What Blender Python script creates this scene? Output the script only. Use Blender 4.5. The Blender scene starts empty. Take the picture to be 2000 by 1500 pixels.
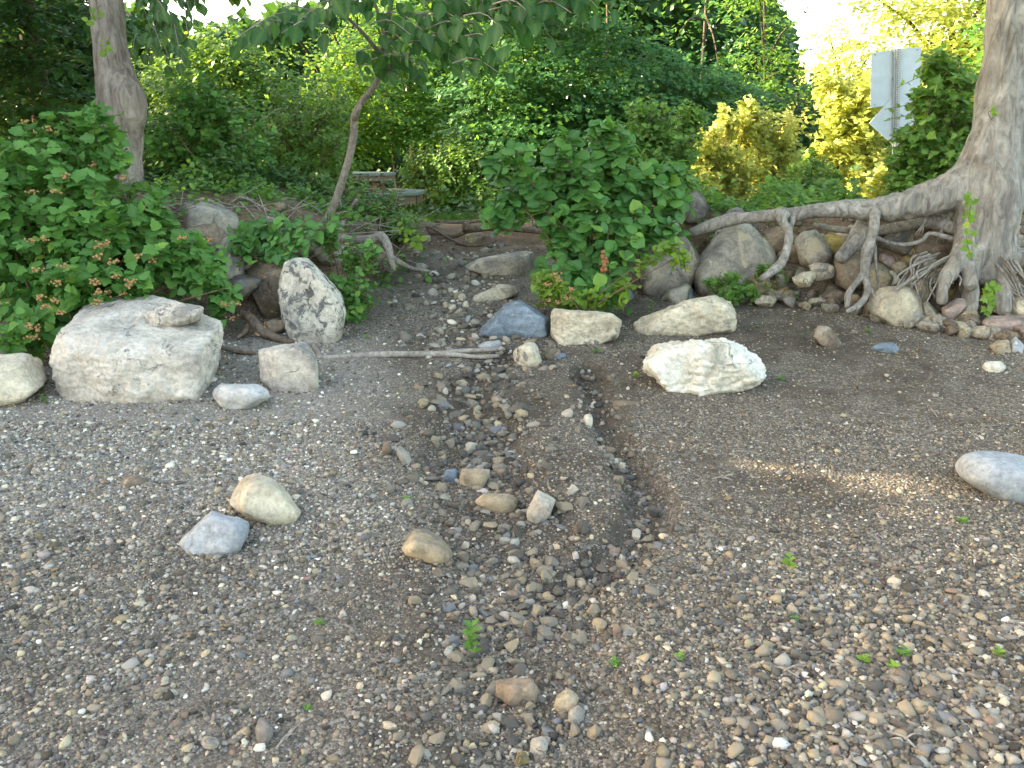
import bpy, bmesh, math, random
import numpy as np
from mathutils import Vector, Matrix
rng = np.random.default_rng(7)
random.seed(7)
SC = bpy.context.scene
COL = SC.collection

# ------------------------------------------------------------------ camera, sky, sun, exposure
CAMZ, PITCH, F = 1.55, math.radians(16.3), 1540.0
cam = bpy.data.cameras.new('camera')
cam.sensor_width = 36.0
cam.lens = 36.0 * F / 2000.0
cam.clip_start, cam.clip_end = 0.05, 1500.0
camo = bpy.data.objects.new('camera', cam)
COL.objects.link(camo)
camo.location = (0, 0, CAMZ)
camo.rotation_euler = (math.pi / 2 - PITCH, 0, 0)
SC.camera = camo

SUN_AZ, SUN_EL = math.radians(-80), math.radians(20)      # azimuth from +Y towards +X
SUND = np.array([math.sin(SUN_AZ) * math.cos(SUN_EL), math.cos(SUN_AZ) * math.cos(SUN_EL), math.sin(SUN_EL)])
world = bpy.data.worlds.new('World')
SC.world = world
world.use_nodes = True
wn = world.node_tree.nodes
sky = wn.new('ShaderNodeTexSky')
sky.sky_type = 'NISHITA'
sky.sun_disc = False
sky.sun_elevation = SUN_EL
sky.sun_rotation = SUN_AZ
sky.air_density, sky.dust_density, sky.ozone_density = 1.0, 2.5, 1.0
wn['Background'].inputs['Strength'].default_value = 0.15
world.node_tree.links.new(sky.outputs[0], wn['Background'].inputs['Color'])
sun = bpy.data.lights.new('sun', 'SUN')
sun.energy, sun.angle, sun.color = 5.0, math.radians(0.5), (1.0, 0.92, 0.76)
suno = bpy.data.objects.new('sun', sun)
COL.objects.link(suno)
suno.rotation_euler = Vector(SUND).to_track_quat('Z', 'Y').to_euler()
suno.location = (-20, 17, 14)
vs = SC.view_settings
SC.display_settings.display_device = 'sRGB'
vs.view_transform, vs.look, vs.gamma, vs.use_curve_mapping = 'Standard', 'None', 1.0, False
vs.exposure = 3.1
vs.use_white_balance = True
vs.white_balance_temperature, vs.white_balance_tint = 8200, 10
cy = SC.cycles
cy.max_bounces, cy.diffuse_bounces, cy.glossy_bounces, cy.transmission_bounces = 7, 4, 2, 4
cy.transparent_max_bounces = 4
cy.use_denoising = True
cy.caustics_reflective = cy.caustics_refractive = False

# ------------------------------------------------------------------ pixel <-> world (2000x1500 photograph)
CP, SP = math.cos(PITCH), math.sin(PITCH)
def P(u, v, Y):
    a, b = (u - 1000) / F, (750 - v) / F
    dy, dz = CP + b * SP, -SP + b * CP
    t = Y / dy
    return np.array([a * t, Y, CAMZ + dz * t])
def slant(u, v, Y):
    return float(np.linalg.norm(P(u, v, Y) - np.array([0, 0, CAMZ])))
def pxm(Y): return Y / CP / F * 0.99        # metres per pixel at depth Y (about)

# ------------------------------------------------------------------ noise
_perm = np.random.default_rng(3).permutation(4096).astype(np.int64)
_val = np.random.default_rng(4).random(4096) * 2 - 1
def _h(i, j, k): return _val[_perm[(_perm[(_perm[i & 4095] + j) & 4095] + k) & 4095]]
def vnoise(p):
    p = np.asarray(p, float)
    i = np.floor(p).astype(np.int64); f = p - i
    f = f * f * f * (f * (f * 6 - 15) + 10)
    x, y, z = i[..., 0], i[..., 1], i[..., 2]
    fx, fy, fz = f[..., 0], f[..., 1], f[..., 2]
    def L(a, b, t): return a + (b - a) * t
    return L(L(L(_h(x, y, z), _h(x+1, y, z), fx), L(_h(x, y+1, z), _h(x+1, y+1, z), fx), fy),
             L(L(_h(x, y, z+1), _h(x+1, y, z+1), fx), L(_h(x, y+1, z+1), _h(x+1, y+1, z+1), fx), fy), fz)
def fbm(p, o=4):
    s, a, t = 0, 1, 0
    for q in range(o):
        s = s + a * vnoise(p * 2 ** q + q * 17.3); t += a; a *= .5
    return s / t
def n2(x, y, f, o=3, z=0.0):
    return fbm(np.stack([x * f, y * f, np.full_like(x, z)], -1), o)
def sstep(a, b, x):
    t = np.clip((x - a) / (b - a), 0, 1); return t * t * (3 - 2 * t)

# ------------------------------------------------------------------ terrain height
FOOTX = [-30, -3, -2.2, -1.6, -1.25, -1.0, .25, .7, 1.1, 1.5, 3.0, 3.7, 5, 30]
FOOTY = [5.8, 5.9, 6.0, 6.7, 7.8, 9.3, 9.4, 8.6, 7.8, 7.35, 6.85, 6.35, 5.9, 5.6]
WX, WY = [-30, -2, -1.0, .3, 1.2, 30], [1.3, 1.2, .8, .8, .55, .55]
TX, TY = [-30, -2.5, -1.6, -.9, .3, 1.0, 1.6, 30], [1.3, 1.2, .95, .70, .70, .85, 1.0, 1.1]
BY = [-60, -8, -2, 0, 2, 4, 5, 6, 7, 8, 9, 10, 12, 400]
BZ = [-3.5, -.5, -.09, 0, .03, .09, .15, .23, .31, .40, .48, .53, .55, .55]
def base_h(x, y):
    b = np.interp(y, BY, BZ)
    ft = np.interp(x, FOOTX, FOOTY) + .12 * n2(x, y, 1.1, 2, 5.0)
    w = np.interp(x, WX, WY)
    t = sstep(0, 1, (y - ft) / w)
    top = np.interp(x, TX, TY)
    far = sstep(9.2, 12.0, y)
    top = top * (1 - far) + .57 * far
    return b * (1 - t) + top * t
def G0(u, v, hf=base_h):
    a, b = (u - 1000) / F, (750 - v) / F
    d = np.array([a, CP + b * SP, -SP + b * CP])
    t = np.linspace(1.2, 16, 1480)
    p = d[None] * t[:, None]
    gap = CAMZ + p[:, 2] - hf(p[:, 0], p[:, 1])
    k = np.argmax(gap < 0) if (gap < 0).any() else len(t) - 1
    return np.array([p[k, 0], p[k, 1], CAMZ + p[k, 2]])
def polydist(x, y, pl):
    d = np.full(x.shape, 1e9); along = np.zeros(x.shape)
    n = len(pl) - 1
    for i in range(n):
        a, b = pl[i], pl[i + 1]
        ab = b - a; L2 = float(ab @ ab) + 1e-9
        t = np.clip(((x - a[0]) * ab[0] + (y - a[1]) * ab[1]) / L2, 0, 1)
        q = np.hypot(x - a[0] - t * ab[0], y - a[1] - t * ab[1])
        m = q < d
        d = np.where(m, q, d); along = np.where(m, (i + t) / n, along)
    return d, along
GUL_A = np.array([G0(u, v)[:2] for u, v in [(990, 690), (930, 740), (915, 800), (940, 850), (905, 905), (950, 960), (985, 1020), (1000, 1100), (1020, 1180), (1040, 1280), (1050, 1380), (1060, 1480)]] + [np.array([.12, 1.3]), np.array([.12, .5])])
GUL_B = np.array([G0(u, v)[:2] for u, v in [(1150, 715), (1165, 770), (1185, 840), (1215, 890), (1262, 950), (1265, 1010), (1225, 1060), (1150, 1110), (1070, 1160)]])
GUL_C = np.array([G0(u, v)[:2] for u, v in [(930, 480), (900, 540), (900, 600), (910, 650), (980, 690)]])
def gully(x, y):
    w = .085 * n2(x, y, 4.0, 4, 9.0)
    da, aa = polydist(x, y, GUL_A); db, ab = polydist(x, y, GUL_B); dc, ac = polydist(x, y, GUL_C)
    wa = .13 + .13 * sstep(0, .35, aa)
    ga = np.exp(-((da + w) / wa) ** 4)
    gb = np.exp(-((db + w * .7) / .10) ** 4)
    gc = np.exp(-((dc + w) / .25) ** 2)
    return ga, gb, gc
def H(x, y):
    x = np.asarray(x, float); y = np.asarray(y, float)
    h = base_h(x, y)
    ga, gb, gc = gully(x, y)
    near = sstep(.2, 1.0, y)
    h = h - near * np.maximum(np.maximum(.045 * ga, .07 * gb), .03 * gc)
    # mound between the two channels
    mx, my = G0(1090, 900)[:2]
    h = h + .035 * np.exp(-(((x - mx) / .22) ** 2 + ((y - my) / .55) ** 2))
    onb = sstep(5.5, 8, y)
    h = h + (.016 + .03 * onb) * n2(x, y, 1.5, 3, 1.0) + .010 * n2(x, y, 7.0, 4, 2.0) + .0035 * n2(x, y, 34.0, 2, 6.0) * sstep(7.5, 6.0, y)
    return h
def proj(p):
    d = np.asarray(p, float) - np.array([0, 0, CAMZ])
    zc = d[..., 1] * CP - d[..., 2] * SP; yc = d[..., 1] * SP + d[..., 2] * CP
    return 1000 + F * d[..., 0] / zc, 750 - F * yc / zc
def Hs(x, y): return float(H(np.array([x]), np.array([y]))[0])
def G(u, v): return G0(u, v, H)

# ------------------------------------------------------------------ object helpers
def mesh_of(name, V, Fc, mat=None, smooth=True, attrs=None):
    me = bpy.data.meshes.new(name)
    V = np.asarray(V, np.float32)
    groups = Fc if isinstance(Fc, list) and len(Fc) and isinstance(Fc[0], np.ndarray) else [np.asarray(Fc)]
    me.vertices.add(len(V)); me.vertices.foreach_set('co', V.ravel())
    nl = sum(g.size for g in groups); nf = sum(len(g) for g in groups)
    me.loops.add(nl); me.polygons.add(nf)
    me.loops.foreach_set('vertex_index', np.concatenate([g.ravel() for g in groups]).astype(np.int32))
    st, o = [], 0
    for g in groups:
        st.append(o + np.arange(len(g)) * g.shape[1]); o += g.size
    me.polygons.foreach_set('loop_start', np.concatenate(st).astype(np.int32))
    me.polygons.foreach_set('use_smooth', np.full(nf, smooth))
    for k, a in (attrs or {}).items():
        a = np.asarray(a, np.float32)
        if a.ndim == 1:
            me.attributes.new(k, 'FLOAT', 'POINT').data.foreach_set('value', a)
        else:
            if a.shape[1] == 3: a = np.concatenate([a, np.ones((len(a), 1), np.float32)], 1)
            me.attributes.new(k, 'FLOAT_COLOR', 'POINT').data.foreach_set('color', a.ravel())
    if mat: me.materials.append(mat)
    me.update(calc_edges=True)
    return me
def link(name, me, parent=None, label=None, cat=None, group=None, kind=None, loc=None):
    o = bpy.data.objects.new(name, me)
    COL.objects.link(o)
    if loc is not None: o.location = loc
    if parent: o.parent = parent
    if label: o['label'] = label
    if cat: o['category'] = cat
    if group: o['group'] = group
    if kind: o['kind'] = kind
    return o
def thing(name, label, cat, loc, group=None):
    o = link(name, None, None, label, cat, group, None, loc)
    o.empty_display_size = .1
    return o
def part(name, V, Fc, mat, parent, smooth=True, attrs=None, kind=None, label=None):
    """V in world coordinates, made local to the parent thing"""
    off = np.array(parent.location)
    return link(name, mesh_of(name, np.asarray(V) - off, Fc, mat, smooth, attrs), parent, label, None, None, kind)

def merge(parts):
    V, Fq, n = [], [], 0
    for v, f in parts:
        V.append(v); Fq.append(f + n); n += len(v)
    return np.concatenate(V), np.concatenate(Fq)
def tube(pts, rad, seg=10, bump=.0, bf=6.0, rings=None, caps=True, twist=0.0, flute=0.0):
    pts = np.asarray(pts, float); rad = np.asarray(rad, float)
    n = len(pts)
    rings = rings or max(8, n * 4)
    # catmull-rom resample
    t = np.linspace(0, n - 1, rings)
    i = np.clip(np.floor(t).astype(int), 0, n - 2); f = (t - i)[:, None]
    pp = np.vstack([2 * pts[0] - pts[1], pts, 2 * pts[-1] - pts[-2]])
    p0, p1, p2, p3 = pp[i], pp[i + 1], pp[i + 2], pp[i + 3]
    c = .5 * (2 * p1 + (p2 - p0) * f + (2 * p0 - 5 * p1 + 4 * p2 - p3) * f ** 2 + (3 * p1 - p0 - 3 * p2 + p3) * f ** 3)
    r = np.interp(t, np.arange(n), rad)
    tan = np.gradient(c, axis=0); tan /= np.linalg.norm(tan, axis=1)[:, None] + 1e-9
    ref = np.array([0, 0, 1.0]) if abs(tan[0, 2]) < .9 else np.array([0, 1.0, 0])
    fr = []
    x = np.cross(tan[0], ref); x /= np.linalg.norm(x)
    for k in range(rings):
        x = x - tan[k] * (x @ tan[k]); x /= np.linalg.norm(x) + 1e-9
        fr.append(x)
    X = np.array(fr); Y = np.cross(tan, X)
    a = np.linspace(0, 2 * np.pi, seg, endpoint=False)
    ca, sa = np.cos(a), np.sin(a)
    D = X[:, None] * ca[None, :, None] + Y[:, None] * sa[None, :, None]
    R = np.repeat(r[:, None], seg, 1)
    V = c[:, None] + D * R[..., None]
    if bump:
        nz = fbm(V * bf * np.array([1, 1, .35]) + 31.7, 3)
        R = R * (1 + bump * nz)
    if flute:
        R = R * (1 + flute * np.sin(a[None] * 5 + c[:, 2:3] * 1.5 + 2 * n2(c[:, 0], c[:, 2], 2.0)[:, None]))
    V = (c[:, None] + D * R[..., None]).reshape(-1, 3)
    k = np.arange(rings - 1)[:, None] * seg; j = np.arange(seg)[None]; j2 = (j + 1) % seg
    Q = np.stack([k + j, k + j2, k + seg + j2, k + seg + j], -1).reshape(-1, 4)
    if caps:
        nv = len(V)
        V = np.vstack([V, c[0] - tan[0] * r[0] * .3, c[-1] + tan[-1] * r[-1] * .6])
        q0 = np.stack([j[0], np.full(seg, nv), np.full(seg, nv), j2[0]], -1)
        b = (rings - 1) * seg
        # caps as degenerate-free triangles kept in quad form by splitting is avoided: use separate list
        T = np.vstack([np.stack([j2[0], j[0], np.full(seg, nv)], -1), np.stack([b + j[0], b + j2[0], np.full(seg, nv + 1)], -1)])
        return V, [Q, T]
    return V, [Q]
def tubes_merge(lst):
    V, Q, T, n = [], [], [], 0
    for v, fs in lst:
        V.append(v)
        for f in fs: (Q if f.shape[1] == 4 else T).append(f + n)
        n += len(v)
    out = []
    if Q: out.append(np.concatenate(Q))
    if T: out.append(np.concatenate(T))
    return np.concatenate(V), out
def pxtube(lst, **k):
    """lst: (u, v, Y, radius in pixels)"""
    return tube([P(a[0], a[1], a[2]) for a in lst], [a[3] * pxm(a[2]) for a in lst], **k)
def box(c, s, R=None):
    v = np.array([[x, y, z] for x in (-.5, .5) for y in (-.5, .5) for z in (-.5, .5)]) * np.array(s)
    if R is not None: v = v @ np.asarray(R).T
    f = np.array([[0, 1, 3, 2], [4, 6, 7, 5], [0, 4, 5, 1], [2, 3, 7, 6], [0, 2, 6, 4], [1, 5, 7, 3]])
    return v + np.array(c), f

# ------------------------------------------------------------------ materials
def newmat(name):
    m = bpy.data.materials.new(name); m.use_nodes = True
    nt = m.node_tree
    return m, nt, nt.nodes, nt.links, nt.nodes['Principled BSDF']
def node(N, t, **k):
    n = N.new(t)
    for a, b in k.items(): setattr(n, a, b)
    return n
def ramp(N, stops):
    r = N.new('ShaderNodeValToRGB'); e = r.color_ramp.elements
    while len(e) < len(stops): e.new(.5)
    for x, (p, c) in zip(e, stops):
        x.position = p; x.color = (c[0], c[1], c[2], 1) if not isinstance(c, (int, float)) else (c, c, c, 1)
    return r
def noise(N, L, vec, scale, detail=6, rough=.6, dist=0.0):
    n = N.new('ShaderNodeTexNoise'); n.inputs['Scale'].default_value = scale
    n.inputs['Detail'].default_value = detail; n.inputs['Roughness'].default_value = rough; n.inputs['Distortion'].default_value = dist
    if vec is not None: L.new(vec, n.inputs['Vector'])
    return n
def mixc(N, L, fac, a, b, mode='MIX'):
    m = N.new('ShaderNodeMix'); m.data_type = 'RGBA'; m.blend_type = mode
    for s, x in ((0, fac), (6, a), (7, b)):
        if hasattr(x, 'links') or hasattr(x, 'is_linked'): L.new(x, m.inputs[s])
        elif isinstance(x, (int, float)): m.inputs[s].default_value = x
        else: m.inputs[s].default_value = (x[0], x[1], x[2], 1)
    return m.outputs[2]
def math_(N, L, op, a, b=None, c=None):
    m = N.new('ShaderNodeMath'); m.operation = op
    for i, x in enumerate((a, b, c)):
        if x is None: continue
        if isinstance(x, (int, float)): m.inputs[i].default_value = x
        else: L.new(x, m.inputs[i])
    return m.outputs[0]
def objvec(N, L):
    tc = N.new('ShaderNodeTexCoord'); oi = N.new('ShaderNodeObjectInfo')
    v = N.new('ShaderNodeVectorMath'); v.operation = 'ADD'
    sc = math_(N, L, 'MULTIPLY', oi.outputs['Random'], 37.0)
    cb = N.new('ShaderNodeCombineXYZ')
    for k in range(3): L.new(sc, cb.inputs[k])
    L.new(tc.outputs['Object'], v.inputs[0]); L.new(cb.outputs[0], v.inputs[1])
    return v.outputs[0], oi.outputs['Random'], tc

def rock_mat(name, light, mid, dark, blotch=None, blotch_amt=.5, blotch_scale=5, crack=.5, base_stain=None, strata=0.0, rough=.85):
    m, nt, N, L, B = newmat(name)
    vec, rnd, tc = objvec(N, L)
    big = noise(N, L, vec, 3.2, 7, .65, .6)
    r = ramp(N, [(.34, dark), (.47, mid), (.6, light)])
    L.new(big.outputs['Fac'], r.inputs[0]); c = r.outputs[0]
    fine = noise(N, L, vec, 30, 8, .75)
    rf = ramp(N, [(.33, .5), (.6, 1.18)]); L.new(fine.outputs['Fac'], rf.inputs[0])
    c = mixc(N, L, .75, c, rf.outputs[0], 'MULTIPLY')
    if strata:
        mp = N.new('ShaderNodeMapping'); mp.inputs['Scale'].default_value = (2.0, 3, 16); mp.inputs['Rotation'].default_value = (.5, .45, 0)
        L.new(vec, mp.inputs['Vector'])
        st = noise(N, L, mp.outputs[0], 1.6, 6, .7, .5)
        rs = ramp(N, [(.35, .55), (.65, 1.25)]); L.new(st.outputs['Fac'], rs.inputs[0])
        c = mixc(N, L, strata, c, rs.outputs[0], 'MULTIPLY')
    if blotch:
        bn = noise(N, L, vec, blotch_scale, 9, .72, .8)
        rb = ramp(N, [(.62 - .17 * blotch_amt, 0), (.67 - .17 * blotch_amt, 1)]); L.new(bn.outputs['Fac'], rb.inputs[0])
        c = mixc(N, L, rb.outputs[0], c, blotch)
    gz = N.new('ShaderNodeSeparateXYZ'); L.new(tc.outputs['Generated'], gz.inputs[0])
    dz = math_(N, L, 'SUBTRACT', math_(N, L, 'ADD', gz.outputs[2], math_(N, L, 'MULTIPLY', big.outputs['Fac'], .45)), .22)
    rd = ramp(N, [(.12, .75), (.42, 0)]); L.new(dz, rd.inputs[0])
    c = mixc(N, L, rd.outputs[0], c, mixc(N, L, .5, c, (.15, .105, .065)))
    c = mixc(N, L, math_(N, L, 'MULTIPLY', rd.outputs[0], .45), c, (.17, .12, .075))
    spn = noise(N, L, vec, 16, 8, .8, .3)
    rsp = ramp(N, [(.56, 0), (.66, .55)]); L.new(spn.outputs['Fac'], rsp.inputs[0])
    c = mixc(N, L, rsp.outputs[0], c, tuple(x * .8 for x in dark))
    # cracks: thin dark veins where a noise field crosses its middle value
    wv = noise(N, L, vec, 4.5, 5, .7)
    wm = N.new('ShaderNodeVectorMath'); wm.operation = 'MULTIPLY_ADD'; L.new(wv.outputs['Color'], wm.inputs[0]); wm.inputs[1].default_value = (.34, .34, .34); L.new(vec, wm.inputs[2])
    vo = node(N, 'ShaderNodeTexVoronoi', feature='DISTANCE_TO_EDGE'); vo.inputs['Scale'].default_value = 3.3; L.new(wm.outputs[0], vo.inputs['Vector'])
    msk = noise(N, L, vec, 3.4, 4, .6)
    rc = ramp(N, [(0.0, 1), (.022, 0)]); L.new(vo.outputs['Distance'], rc.inputs[0])
    rm = ramp(N, [(.52, 0), (.66, 1)]); L.new(msk.outputs['Fac'], rm.inputs[0])
    ck = math_(N, L, 'MULTIPLY', math_(N, L, 'MULTIPLY', rc.outputs[0], rm.outputs[0]), crack)
    c = mixc(N, L, ck, c, (dark[0] * .35, dark[1] * .35, dark[2] * .35))
    L.new(c, B.inputs['Base Color'])
    B.inputs['Roughness'].default_value = rough
    B.inputs['Specular IOR Level'].default_value = .25
    h = math_(N, L, 'SUBTRACT', math_(N, L, 'ADD', math_(N, L, 'MULTIPLY', fine.outputs['Fac'], .35), big.outputs['Fac']), math_(N, L, 'MULTIPLY', ck, .7))
    bp = N.new('ShaderNodeBump'); bp.inputs['Strength'].default_value = .9; bp.inputs['Distance'].default_value = .035
    L.new(h, bp.inputs['Height']); L.new(bp.outputs[0], B.inputs['Normal'])
    return m
RM = {
 'block': rock_mat('pale_limestone', (.62, .56, .48), (.50, .445, .375), (.30, .27, .235), (.20, .19, .18), .12, 6, .9),
 'white': rock_mat('white_limestone', (.74, .71, .63), (.60, .56, .46), (.38, .34, .26), (.25, .23, .2), .1, 7, .9),
 'cream': rock_mat('cream_limestone', (.62, .55, .42), (.48, .42, .31), (.27, .24, .19), (.16, .15, .14), .2, 7, .9),
 'lichen': rock_mat('lichen_limestone', (.60, .55, .46), (.52, .48, .40), (.34, .32, .28), (.13, .13, .125), .66, 12, .5),
 'slate': rock_mat('blue_slate', (.225, .285, .335), (.165, .21, .255), (.10, .13, .165), (.38, .40, .40), .1, 9, .3, None, .6, .6),
 'paleslate': rock_mat('pale_blue_stone', (.50, .495, .48), (.39, .395, .395), (.24, .265, .30), (.58, .54, .47), .35, 7, .4, None, .3),
 'bluewhite': rock_mat('blue_white_stone', (.385, .405, .42), (.29, .315, .335), (.185, .21, .24), (.50, .48, .44), .35, 5, .5),
 'grey': rock_mat('weathered_grey_boulder', (.42, .375, .31), (.29, .265, .225), (.15, .14, .125), (.46, .39, .29), .5, 4, .7),
 'dark': rock_mat('dark_grey_boulder', (.22, .20, .175), (.13, .12, .11), (.07, .066, .06), (.24, .2, .15), .3, 5, .5),
 'tan': rock_mat('tan_sandstone', (.46, .37, .25), (.34, .27, .18), (.19, .155, .11), (.14, .13, .12), .2, 7, .5),
 'brown': rock_mat('brown_sandstone', (.30, .225, .16), (.20, .15, .11), (.10, .08, .06), (.32, .28, .22), .2, 6, .5),
 'pink': rock_mat('pinkish_sandstone', (.45, .34, .29), (.34, .255, .22), (.18, .14, .12), (.4, .36, .32), .25, 6, .4, None, .5),
 'ochre': rock_mat('ochre_stone', (.36, .27, .10), (.25, .19, .08), (.12, .09, .05), (.1, .1, .09), .3, 6, .4),
 'domed': rock_mat('rounded_tan_boulder', (.56, .49, .36), (.43, .37, .27), (.25, .215, .165), (.36, .33, .3), .35, 4, .4),
}

def pebble_mat():
    m, nt, N, L, B = newmat('pebble')
    at = node(N, 'ShaderNodeAttribute', attribute_name='col')
    tc = N.new('ShaderNodeTexCoord')
    n = noise(N, L, tc.outputs['Object'], 160, 4, .7)
    r = ramp(N, [(.3, .65), (.65, 1.2)]); L.new(n.outputs['Fac'], r.inputs[0])
    c = mixc(N, L, .7, at.outputs['Color'], r.outputs[0], 'MULTIPLY')
    L.new(c, B.inputs['Base Color'])
    wet = node(N, 'ShaderNodeAttribute', attribute_name='wet')
    rr = math_(N, L, 'SUBTRACT', .8, math_(N, L, 'MULTIPLY', wet.outputs['Fac'], .35))
    L.new(rr, B.inputs['Roughness']); B.inputs['Specular IOR Level'].default_value = .3
    bp = N.new('ShaderNodeBump'); bp.inputs['Strength'].default_value = .4; bp.inputs['Distance'].default_value = .004
    L.new(n.outputs['Fac'], bp.inputs['Height']); L.new(bp.outputs[0], B.inputs['Normal'])
    return m
PEB = pebble_mat()

def ground_mat():
    m, nt, N, L, B = newmat('beach_ground')
    g = N.new('ShaderNodeNewGeometry')
    pos = g.outputs['Position']
    A = lambda k: node(N, 'ShaderNodeAttribute', attribute_name=k).outputs['Fac']
    soil, pale, litter, lawn = A('soil'), A('pale'), A('litter'), A('lawn')
    # fine grit: every voronoi cell is a grain with its own colour
    v1 = node(N, 'ShaderNodeTexVoronoi'); v1.inputs['Scale'].default_value = 85; L.new(pos, v1.inputs['Vector'])
    v2 = node(N, 'ShaderNodeTexVoronoi'); v2.inputs['Scale'].default_value = 210; L.new(pos, v2.inputs['Vector'])
    def cells(v):
        s = N.new('ShaderNodeSeparateColor'); L.new(v.outputs['Color'], s.inputs[0])
        r = ramp(N, [(.0, (.04, .033, .026)), (.35, (.085, .07, .053)), (.6, (.14, .115, .088)), (.82, (.24, .205, .165)), (.96, (.44, .40, .34))])
        L.new(s.outputs[0], r.inputs[0]); return r.outputs[0]
    grit = mixc(N, L, .5, cells(v1), cells(v2))
    b1 = noise(N, L, pos, 9, 7, .7)
    rs = ramp(N, [(.3, (.036, .026, .018)), (.6, (.085, .064, .046))]); L.new(b1.outputs['Fac'], rs.inputs[0])
    patch = noise(N, L, pos, 2.3, 6, .65, .5)
    pm = math_(N, L, 'ADD', math_(N, L, 'MULTIPLY', math_(N, L, 'SUBTRACT', patch.outputs['Fac'], .5), 2.2), soil)
    rp = ramp(N, [(.25, .18), (.75, .86)]); L.new(pm, rp.inputs[0])
    c = mixc(N, L, rp.outputs[0], grit, rs.outputs[0])
    lp = mixc(N, L, .6, grit, (.42, .39, .35))
    c = mixc(N, L, math_(N, L, 'MULTIPLY', pale, .55), c, lp)
    rl = ramp(N, [(.35, (.085, .052, .034)), (.5, (.16, .105, .07)), (.7, (.26, .19, .13))])
    nl = noise(N, L, pos, 38, 6, .75); L.new(nl.outputs['Fac'], rl.inputs[0])
    c = mixc(N, L, litter, c, rl.outputs[0])
    rg = ramp(N, [(.3, (.03, .05, .012)), (.6, (.07, .11, .03))]); L.new(nl.outputs['Fac'], rg.inputs[0])
    c = mixc(N, L, lawn, c, rg.outputs[0])
    L.new(c, B.inputs['Base Color'])
    B.inputs['Roughness'].default_value = .92; B.inputs['Specular IOR Level'].default_value = .2
    h = math_(N, L, 'ADD', math_(N, L, 'MULTIPLY', v1.outputs['Distance'], -.6), math_(N, L, 'MULTIPLY', b1.outputs['Fac'], .8))
    bp = N.new('ShaderNodeBump'); bp.inputs['Strength'].default_value = .9; bp.inputs['Distance'].default_value = .012
    L.new(h, bp.inputs['Height']); L.new(bp.outputs[0], B.inputs['Normal'])
    return m

def bark_mat(name, light, dark, scale=14, stretch=.22, ridge=1.0, moss=None):
    m, nt, N, L, B = newmat(name)
    tc = N.new('ShaderNodeTexCoord')
    mp = N.new('ShaderNodeMapping'); mp.inputs['Scale'].default_value = (1, 1, stretch)
    L.new(tc.outputs['Object'], mp.inputs['Vector'])
    n1 = noise(N, L, mp.outputs[0], scale, 8, .7, 1.2)
    n2_ = noise(N, L, tc.outputs['Object'], 3.5, 5, .6)
    r = ramp(N, [(.34, dark), (.5, tuple((a + b) / 2 for a, b in zip(light, dark))), (.66, light)]); L.new(n1.outputs['Fac'], r.inputs[0])
    r2 = ramp(N, [(.3, .6), (.65, 1.2)]); L.new(n2_.outputs['Fac'], r2.inputs[0])
    c = mixc(N, L, .8, r.outputs[0], r2.outputs[0], 'MULTIPLY')
    L.new(c, B.inputs['Base Color']); B.inputs['Roughness'].default_value = .9; B.inputs['Specular IOR Level'].default_value = .15
    bp = N.new('ShaderNodeBump'); bp.inputs['Strength'].default_value = ridge; bp.inputs['Distance'].default_value = .02
    L.new(n1.outputs['Fac'], bp.inputs['Height']); L.new(bp.outputs[0], B.inputs['Normal'])
    return m
BARK = bark_mat('grey_bark', (.40, .375, .335), (.135, .12, .105))
ROOTB = bark_mat('root_bark', (.37, .345, .31), (.12, .108, .095), 18, .6, .8)
BARKL = bark_mat('furrowed_bark', (.40, .34, .29), (.12, .095, .075), 11, .12, 1.2)
BARKD = bark_mat('dark_bark', (.10, .08, .06), (.035, .028, .02))
SAPB = bark_mat('sapling_bark', (.33, .29, .25), (.14, .12, .10), 25, .5, .5)
DRIFT = bark_mat('driftwood', (.42, .37, .32), (.17, .145, .125), 22, .7, .7)
TWIG = bark_mat('twig', (.24, .15, .10), (.11, .065, .045), 30, 1, .3)
DIRTROOT = bark_mat('soiled_root', (.22, .165, .12), (.09, .065, .048), 18, .6, .8)

def leaf_mat(name, c0, c1, c2, trans, tfac=.38, rough=.5, rib=(.18, .26, .08), spec=.3):
    m, nt, N, L, B = newmat(name)
    at = node(N, 'ShaderNodeAttribute', attribute_name='tint'); oi = N.new('ShaderNodeObjectInfo')
    t = math_(N, L, 'FRACT', math_(N, L, 'ADD', at.outputs['Fac'], oi.outputs['Random']))
    r = ramp(N, [(0, c0), (.45, c1), (.9, c2), (.965, c2), (.975, (min(.5, c2[0] * 1.9), c2[1] * 1.3, c2[2]))]); L.new(t, r.inputs[0])
    ra = node(N, 'ShaderNodeAttribute', attribute_name='rib')
    c = mixc(N, L, math_(N, L, 'MULTIPLY', math_(N, L, 'POWER', ra.outputs['Fac'], 3.0), .55), r.outputs[0], rib)
    L.new(c, B.inputs['Base Color']); B.inputs['Roughness'].default_value = rough; B.inputs['Specular IOR Level'].default_value = spec
    tr = N.new('ShaderNodeBsdfTranslucent')
    rt = ramp(N, [(0, tuple(x * .8 for x in trans)), (1, trans)]); L.new(t, rt.inputs[0]); L.new(rt.outputs[0], tr.inputs['Color'])
    ms = N.new('ShaderNodeMixShader'); ms.inputs[0].default_value = tfac
    L.new(B.outputs[0], ms.inputs[1]); L.new(tr.outputs[0], ms.inputs[2])
    L.new(ms.outputs[0], N['Material Output'].inputs['Surface'])
    return m
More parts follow.
